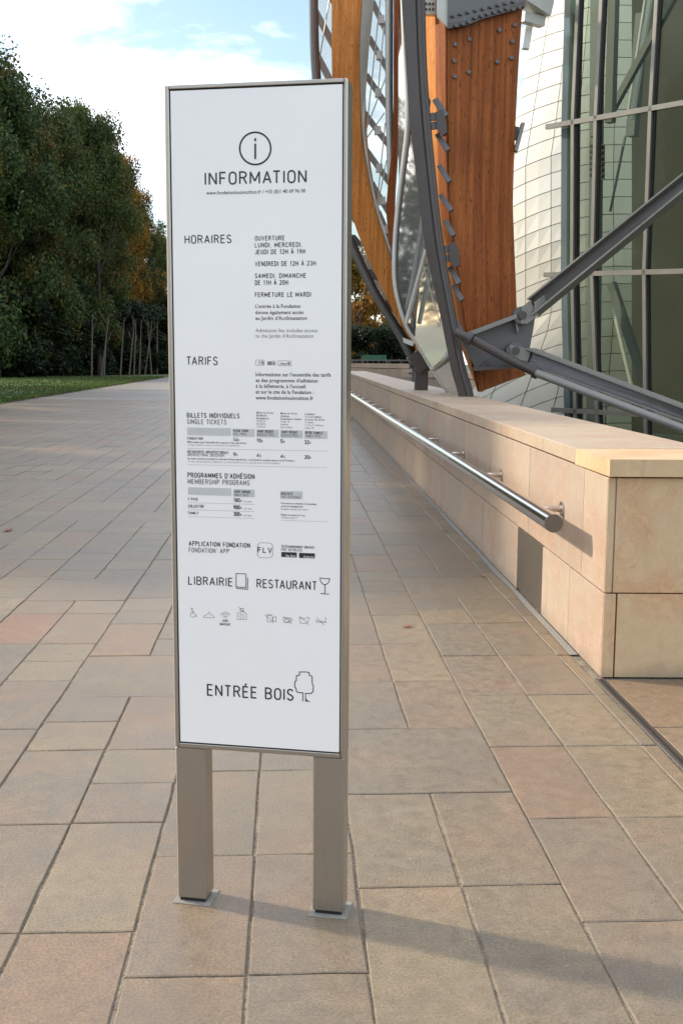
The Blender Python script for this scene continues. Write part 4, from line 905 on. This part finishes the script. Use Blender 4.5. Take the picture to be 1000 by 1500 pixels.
# ------------------------------------------------------------------ white panelled volume
ice = empty('white_panelled_building', at(800, 640, 22), label='curved white concrete volume clad in offset rectangular panels', cat='building')
def left_ice(y):
    if y < 225: return 788 - 42*max(y, -80)/225 - 0*y
    if y < 470: return 744
    return 744 - 70*(y-470)/130
def icep(u, row):
    """u 0..1 across, row -> height"""
    y = row*25.5; x = 0
    for _ in range(3):
        l = left_ice(y); x = l + (925-l)*u; y = row*25.5 - .34*(x-803) + .0016*(x-803)**2
    q_ = y-340-(x-750)*.5; Yd = 22.0 + .0044*math.sqrt(q_*q_ + 3600) + 1.3*(1-u)**2
    return at(x, y, Yd)
U = [0, .14, .345, .54, .70, .85, 1.0]
for r in range(-7, 29):
    for j in range(6):
        a, b = U[j], U[j+1]; sh = .035*((r*7 + j*3) % 3 - 1) if 0 < j else 0; sh2 = .035*((r*7 + j*3+3) % 3 - 1) if j < 5 else 0
        a += sh*.0; b += sh2*.0; g = .0028; e = .022
        P = [icep(a+g, r+e), icep((a+b)/2, r+e), icep(b-g, r+e), icep(b-g, r+1-e), icep((a+b)/2, r+1-e), icep(a+g, r+1-e)]
        MB().prism(P, (0, .06, 0)).build('cladding_panel', M['ice'], ice)
bk = MB(); rws = list(range(-8, 31)); 
for r in rws:
    for k in range(7): bk.v.append(tuple(icep(k/6, r) + Vector((.0, .09, 0))))
for i in range(len(rws)-1):
    for k in range(6): bk.f.append((i*7+k, i*7+k+1, (i+1)*7+k+1, (i+1)*7+k)); bk.sm.append(True)
bk.build('backing', M['mullion'], ice, fix=False)

# ------------------------------------------------------------------ glass curtain wall
gw = empty('glass_curtain_wall', at(880, 640, 19), label='tall green glass curtain wall with slim metal mullions at the right', cat='glass facade')
F0 = at(803, 400, 20.4); Fd = Vector((1, -1, 0)).normalized(); Fn = Vector((-1, -1, 0)).normalized()
def fp(px, py, out=0):
    d = ray(px, py); t = (F0 - Vector((0, 0, H))).dot(Fn)/d.dot(Fn); return Vector((0, 0, H)) + d*t + Fn*out
T = {'a': [(803, -60), (1140, -160)], 'b': [(803, 187), (1140, 128)], 'c': [(800, 403), (1140, 394)], 'd': [(811, 600), (1140, 617)], 'e': [(811, 680), (1140, 735)]}
def ty(k, x): (x0, y0), (x1, y1) = T[k]; return y0 + (y1-y0)*(x-x0)/(x1-x0)
cols = {'fin': [(836.5, -60), (830, 180), (829, 403), (834, 600), (836, 690)], 'm1': [(853, -80), (842, 180), (841, 403), (845.5, 600), (847, 690)], 'm2': [(888, -80), (875.5, 175), (870, 401), (877, 603), (880, 700)],
        'm3': [(971, -100), (955.5, 160), (946.5, 399), (948, 607), (950, 710)], 'm4': [(1075, -130), (1052, 140), (1034, 396), (1034, 612), (1036, 720)], 'm5': [(1190, -150), (1160, 125), (1140, 394), (1140, 617), (1140, 740)]}
keys = 'abcde'
def node(cn, k):
    tab = cols[cn]; i = keys.index(k); x = tab[i][0]; return x, ty(k, x)
names = ['m1', 'm2', 'm3', 'm4', 'm5']
for cn in names:
    for a, b in zip(keys, keys[1:]):
        p, q = fp(*node(cn, a), .05), fp(*node(cn, b), .05)
        MB().bar(p, q, .062, .11, Fn).build('mullion', M['mullion'], gw)
        MB().bar(p + Fd*.055 - Fn*.03, q + Fd*.055 - Fn*.03, .03, .06, Fn).build('gasket_strip', M['gasket'], gw)
for a, b in zip(keys, keys[1:]):
    x0, y0 = node('fin', a); x1, y1 = node('fin', b); MB().bar(fp(x0, y0, -.12), fp(x1, y1, -.12), .16, .30, Fd).build('glass_fin', M['fin'], gw)
for k in 'bcd':
    x0 = 803 if k == 'b' else 800 if k == 'c' else 811
    MB().bar(fp(x0, ty(k, x0), .07), fp(1140, ty(k, 1140), .07), .07, .085, Vector((0, 0, 1))).build('transom', M['mullion'], gw)
for a, b in zip(['fin']+names, names):
    for k, l in zip(keys, keys[1:]):
        P = [fp(*node(a, k)), fp(*node(b, k)), fp(*node(b, l)), fp(*node(a, l))]
        MB().prism(P, -Fn*.03).build('glass_pane', M['glass'], gw)
# inside
ins = empty('gallery_interior', at(950, 640, 24), label='dark gallery interior with steel diagonals seen through the glass wall', cat='interior')
B0, B1 = F0 - Fn*6 - Fd*4, F0 - Fn*6 + Fd*16
def vq(A, B, z0, z1, th): return MB().prism([A + Vector((0, 0, z0-A.z)), B + Vector((0, 0, z0-B.z)), B + Vector((0, 0, z1-B.z)), A + Vector((0, 0, z1-A.z))], th)
vq(B0, B1, 0, 14, -Fn*.2).build('back_wall', M['interior'], ins)
for z, nm in ((.02, 'floor'),):
    A, B = F0 - Fn*.4 + Fd*1.2, F0 - Fn*.4 + Fd*16
    MB().prism([Vector((v.x, v.y, z)) for v in (A, B, B - Fn*5.4, A - Fn*5.4)], (0, 0, .1)).build(nm, M['interior'], ins)
vq(F0 - Fn*.4 + Fd*14, F0 - Fn*5.9 + Fd*14, 0, 12, Fd*.2).build('end_wall', M['interior'], ins)
def ip(x, y, dep):
    d = ray(x, y); t = (F0 - Fn*dep - Vector((0, 0, H))).dot(Fn)/d.dot(Fn); return Vector((0, 0, H)) + d*t
for (a, b, dep, w, m) in (((1000, -30), (890, 172), 1.4, .16, 'int_steel'), ((957, -40), (925, 175), 2.0, .10, 'int_pale'), ((950, -40), (917, 175), 2.1, .05, 'int_pale'), ((915, 200), (893, 310), 2.0, .05, 'int_steel'),
                         ((895, 415), (950, 580), 2.2, .20, 'int_steel'), ((890, 420), (930, 590), 2.6, .08, 'int_pale'), ((965, 300), (1040, 250), 3, .3, 'int_steel'),
                         ((875, -60), (873, 200), 1.6, .26, 'int_steel'), ((873, 200), (868, 620), 1.8, .26, 'int_steel'), ((900, -60), (893, 180), .9, .20, 'int_steel'), ((940, 20), (925, 200), 2.6, .25, 'int_steel')):
    MB().bar(ip(*a, dep), ip(*b, dep), w*.75, w*.75, Fn).build('steel_diagonal', M[m], ins)
MB().prism([ip(x, y, 1.2) for x, y in ((862, 208), (884, 212), (884, 264), (862, 262))], -Fn*.03).build('bolted_plate', M['int_steel'], ins)
for i in range(3):
    for j in range(6): p = ip(865+i*7, 214+j*8.5, 1.15); MB().tube([p, p - Fn*.05], .035, 8).build('bolt', M['mast'], ins)

# ------------------------------------------------------------------ trees
def crown_mesh(name, m, rx, ry, rz, nb, n, leaf, seed, z0=0, low=.15):
    r = random.Random(seed); bl = []
    for i in range(nb):
        a = r.random()*6.283; h = r.uniform(-1, 1); rad = math.sqrt(max(.05, 1-h*h*.8))*r.uniform(.30, 1.0)
        s = r.uniform(.15, .34); bl.append((Vector((math.cos(a)*rad*rx, math.sin(a)*rad*ry, z0 + rz*(h*.85+low))), s*min(rx, rz)*r.uniform(.8, 1.25)))
    mb = MB(); tot = sum(b[1]**2 for b in bl)
    for c, s in bl:
        for k in range(int(n*s*s/tot)):
            d = Vector((r.gauss(0, 1), r.gauss(0, 1), r.gauss(0, 1))).normalized(); rr = s*(r.random()**.45)*(1+.35*noise.noise(d*2.2+c))
            if r.random() < .04: rr *= 1.25
            p = c + d*rr; p.z = max(p.z, .1)
            a = Vector((r.gauss(0, 1), r.gauss(0, 1), r.gauss(0, .6))).normalized(); b = a.cross(d + Vector((r.gauss(0, .5), r.gauss(0, .5), r.gauss(0, .5)))).normalized(); L = leaf*r.uniform(.55, 1.35)
            mb.v += [tuple(p - a*L*.5), tuple(p + b*L*.3), tuple(p + a*L*.5), tuple(p - b*L*.3)]; q = len(mb.v)
            mb.f.append((q-4, q-3, q-2, q-1)); mb.sm.append(False)
    return mb.mesh(name, m, False), bl
def trunk_mesh(h, r0, bl, seed, nlimb=9):
    r = random.Random(seed); mb = MB(); lean = r.uniform(-.04, .04)*h
    P = [Vector((lean*(i/6)**1.5 + r.uniform(-.1, .1)*(i > 0), r.uniform(-.1, .1)*(i > 0), h*i/6)) for i in range(7)]
    mb.tube(P, [r0*(1.25 if i == 0 else 1-.13*i) for i in range(7)], 9)
    for c, s in r.sample(bl, min(nlimb, len(bl))):
        k = r.randint(2, 5); a = P[k]
        if c.z < a.z - 1: continue
        m = a.lerp(c, .5) + Vector((0, 0, -.06*h)); mb.tube([a, m, c], [r0*.42, r0*.25, r0*.08], 6)
        for _ in range(2): mb.tube([m, m + (c-m)*.6 + Vector((r.gauss(0, s*.5), r.gauss(0, s*.5), r.gauss(0, s*.4)))], [r0*.16, r0*.04], 5)
    return mb.mesh('trunk', M['bark'])
def tree_kind(name, m, rx, ry, rz, zc, h, nb, n, leaf, seed, low=0):
    cm, bl = crown_mesh('crown', m, rx, ry, rz, nb, n, leaf, seed, zc, low); return (cm, trunk_mesh(h, max(.12, h*.02), bl, seed))
K = {'a': tree_kind('a', M['leaf'], 7.5, 7.5, 11, 12.5, 20, 64, 66000, .33, 1), 'b': tree_kind('b', M['leaf_olive'], 7, 7, 10, 12, 19, 54, 56000, .32, 2),
     'c': tree_kind('c', M['leaf_autumn'], 3.4, 3.4, 4.2, 4.9, 7, 20, 15000, .26, 3), 'd': tree_kind('d', M['leaf_dark'], 5.5, 5.5, 8, 8.2, 13, 40, 40000, .32, 4)}
def put_tree(kind, x, y, s, rz, label, group, cat='tree', name='tree', sz=1., wid=1.):
    cm, tm = K[kind]; e = empty(name, (x, y, 0), rz, label=label, cat=cat, group=group); e.scale = (s*wid, s*wid, s*sz)
    link('trunk', tm, e); link('crown', cm, e); return e
# row beyond the lawn, nearest first
TH_ = {'a': 25.0, 'b': 23.5, 'd': 17.0}
row = [(-50, 98, 30, 'a', .8, 'tall dark tree cut off by the left edge of the photo'), (-8, 104, 84, 'a', .78, 'tallest dark broad tree near the left edge of the photo'), (30, 112, 104, 'a', .72, 'dark tree right of the tallest one'),
       (66, 109, 168, 'b', .70, 'olive tree in the dip between the two peaks of the treeline'), (120, 122, 136, 'b', .60, 'slender tree forming the second peak of the treeline'), (146, 118, 200, 'b', .62, 'lower olive tree right under the second peak'),
       (172, 134, 222, 'y', .60, 'yellow-tinged tree on the falling side of the treeline'), (196, 142, 268, 'y', .62, 'small yellow and orange tree nearer to the sign'), (218, 152, 312, 'a', .7, 'small dark tree just left of the sign'),
       (240, 168, 334, 'b', .5, 'airy tree whose crown touches the sign edge'), (20, 122, 190, 'd', .8, 'dark low tree filling in behind the left trees'), (70, 126, 215, 'd', .8, 'dark low tree behind the dip in the treeline'), (115, 132, 270, 'd', .8, 'dark low tree filling in behind the middle of the row'), (170, 146, 320, 'd', .8, 'dark low tree behind the yellow-tinged ones'), (210, 160, 385, 'd', .9, 'dark low tree filling in beside the sign')]
K['y'] = tree_kind('y', M['leaf_gold'], 7, 7, 10, 12, 19, 54, 50000, .32, 22); TH_['y'] = 23.
for i, (px, Y, ty_, k, wd, lb_) in enumerate(row):
    p = at(px, 531, Y); hgt = (531-ty_)/1585*Y + 1.6; put_tree(k, p.x, p.y, hgt/TH_[k], i*1.3, lb_, 'trees beyond the lawn', name='broadleaf_tree', wid=wd)
hd = [(at(px, 531, 99 + i*2.6).x, 99 + i*2.6) for i, px in enumerate(range(-14, 258, 16))]
words = ['first', 'second', 'third', 'fourth', 'fifth', 'sixth', 'seventh', 'eighth', 'ninth', 'tenth', 'eleventh', 'twelfth', 'thirteenth', 'fourteenth', 'fifteenth', 'sixteenth', 'seventeenth']
bc, bbl = crown_mesh('foliage', M['leaf_dark'], 3.3, 3.0, 3.6, 16, 13000, .30, 11, 3.4, 0)
bt = MB()
for k in range(7):
    a = k*.9; bt.tube([(math.cos(a)*.5, math.sin(a)*.5, 0), (math.cos(a)*.8, math.sin(a)*.8, 2.2), (math.cos(a)*1.4, math.sin(a)*1.3, 4)], [.08, .06, .02], 5)
bt = bt.mesh('stem', M['stem'])
for i, (x, y) in enumerate(hd):
    e = empty('shrub', (x, y, 0), i*1.9, label='dark undergrowth shrub under the trees, %s from the left edge of the photo' % words[i], cat='shrub', group='shrubs under the trees'); e.scale = (1.5, 1.5, R.uniform(1.0, 1.45))
    link('stem', bt, e); link('foliage', bc, e)
# pale slender stems at the woodland edge
for i, x in enumerate((134, 148, 152, 176, 189, 196, 204, 212, 222, 230)):
    p = at(x, 541, 109 + i*2.4); mb = MB(); p.z = 0; l = R.uniform(-.3, .9)
    mb.tube([p, p + Vector((l*.5, 0, 2.6)), p + Vector((l*1.2, 0, 6.2))], [.11, .085, .04], 6)
    for q in range(3): a0 = p + Vector((l*.8, 0, 3.5+q)); mb.tube([a0, a0 + Vector((R.uniform(-1, 1), 0, 1.4))], [.04, .01], 4)
    o = mb.build('slender_stem', M['stem']); tag(o, 'thin pale sapling stem at the edge of the wood, %s from the left' % words[i], 'sapling', 'pale sapling stems at the wood edge')
# woodland mass behind
wm = MB(); r = random.Random(5)
for i in range(52000):
    t = r.random(); y = 108 + t*170; x = -.30*y - 6 + t*22 - abs(r.gauss(0, 5)); h = (15 - 6*t)*(.75+.35*noise.noise(Vector((x*.12, y*.05, 0))))
    p = Vector((x, y, r.random()**.9*h)); a = Vector((r.gauss(0, 1), r.gauss(0, 1), r.gauss(0, 1))).normalized(); b = a.orthogonal(); L = r.uniform(.5, 1.1)
    wm.v += [tuple(p - a*L*.5), tuple(p + b*L*.35), tuple(p + a*L*.5), tuple(p - b*L*.35)]; q = len(wm.v); wm.f.append((q-4, q-3, q-2, q-1)); wm.sm.append(False)
wm.build('woodland', M['leaf_dark'], kind='stuff', fix=False, label='dark mass of woodland behind the row of trees', cat='woodland')
# autumn trees seen in the gap between sign and sail, and others further round
for i, (px, Y, s, k, lb_) in enumerate(((522, 72, .96, 'c', 'yellow orange autumn tree right beside the sign edge'), (548, 82, 1.0, 'c', 'orange autumn tree in the middle of the gap behind the far wall'), (574, 76, .80, 'c', 'small autumn tree behind the lower end of the sail tube'),
        (600, 88, .95, 'c', 'autumn tree glimpsed behind the foot of the reflective sail'), (500, 110, 1.3, 'c', 'taller autumn tree hidden mostly by the sign'))):
    p = at(px, 531, Y); put_tree(k, p.x, p.y, s, i*2.1, lb_, 'autumn trees beyond the far wall', name='autumn_tree')
for i, (px, Y) in enumerate(((515, 62), (534, 64), (553, 63), (571, 66), (590, 64), (610, 66))):
    p = at(px, 531, Y); e = empty('hedge_shrub', (p.x, p.y, 0), i*1.7, label='dark shrub behind the far limestone wall, %s from the sign' % words[i], cat='shrub', group='shrubs behind the far wall'); e.scale = (.62, .62, .50)
    link('stem', bt, e); link('foliage', bc, e)
# trees of the park outside the frame on the left and behind: they shade the forecourt and stand in the reflections
for i, (x, y, s, k) in enumerate(((-19, 17.5, .60, 'b'), (-18, 24, .66, 'a'), (-20, 31, .72, 'b'), (-19, 38, .7, 'a'), (-22, 46, .8, 'b'), (-24, 55, .85, 'a'), (-27, 65, .9, 'b'), (-28, -10, .6, 'a'), (-21, -26, .5, 'b'), (-9, -34, .5, 'a'), (4, -36, .5, 'b'), (16, -32, .5, 'a'), (-30, 8, .6, 'd'))):
    put_tree(k, x, y, s, i*1.1, 'park tree outside the left edge of the photo, %s from the camera' % words[i] if x < -10 else 'park tree behind the photographer, %s in its row' % words[i-8], 'park trees around the forecourt', name='park_tree')

# fallen leaves
for (px, py, s, a, lb_) in ((597, 919, .035, .4, 'small red dead leaf lying on the paving right of the sign'), (12, 778, .07, 1.2, 'reddish dead leaf on the paving at the left edge'), (709, 846, .03, 2, 'tiny brown leaf near the foot of the wall'), (651, 779, .04, .2, 'brown leaf on the paving beside the wall, farther along')):
    d = ray(px, py); p = Vector((0, 0, H)) + d*(-H/d.z) + Vector((0, 0, .004)); pts = [(-1, 0, .0), (-.4, .45, .12), (.2, .3, .05), (.35, .65, .2), (.6, .2, .08), (1.1, .05, .25), (.5, -.25, .05), (.2, -.6, .22), (-.1, -.25, .04), (-.6, -.35, .1)]
    mb = MB(); c = Matrix.Rotation(a, 3, 'Z'); vs = [c @ Vector(v)*s + p for v in pts] + [p + Vector((0, 0, .003))]
    mb.add(vs, [(i, (i+1) % 10, 10) for i in range(10)]); o = mb.build('fallen_leaf', M['leaf_litter'], fix=False); tag(o, lb_, 'leaf', 'fallen leaves'); o.modifiers.new('t', 'SOLIDIFY').thickness = .0006
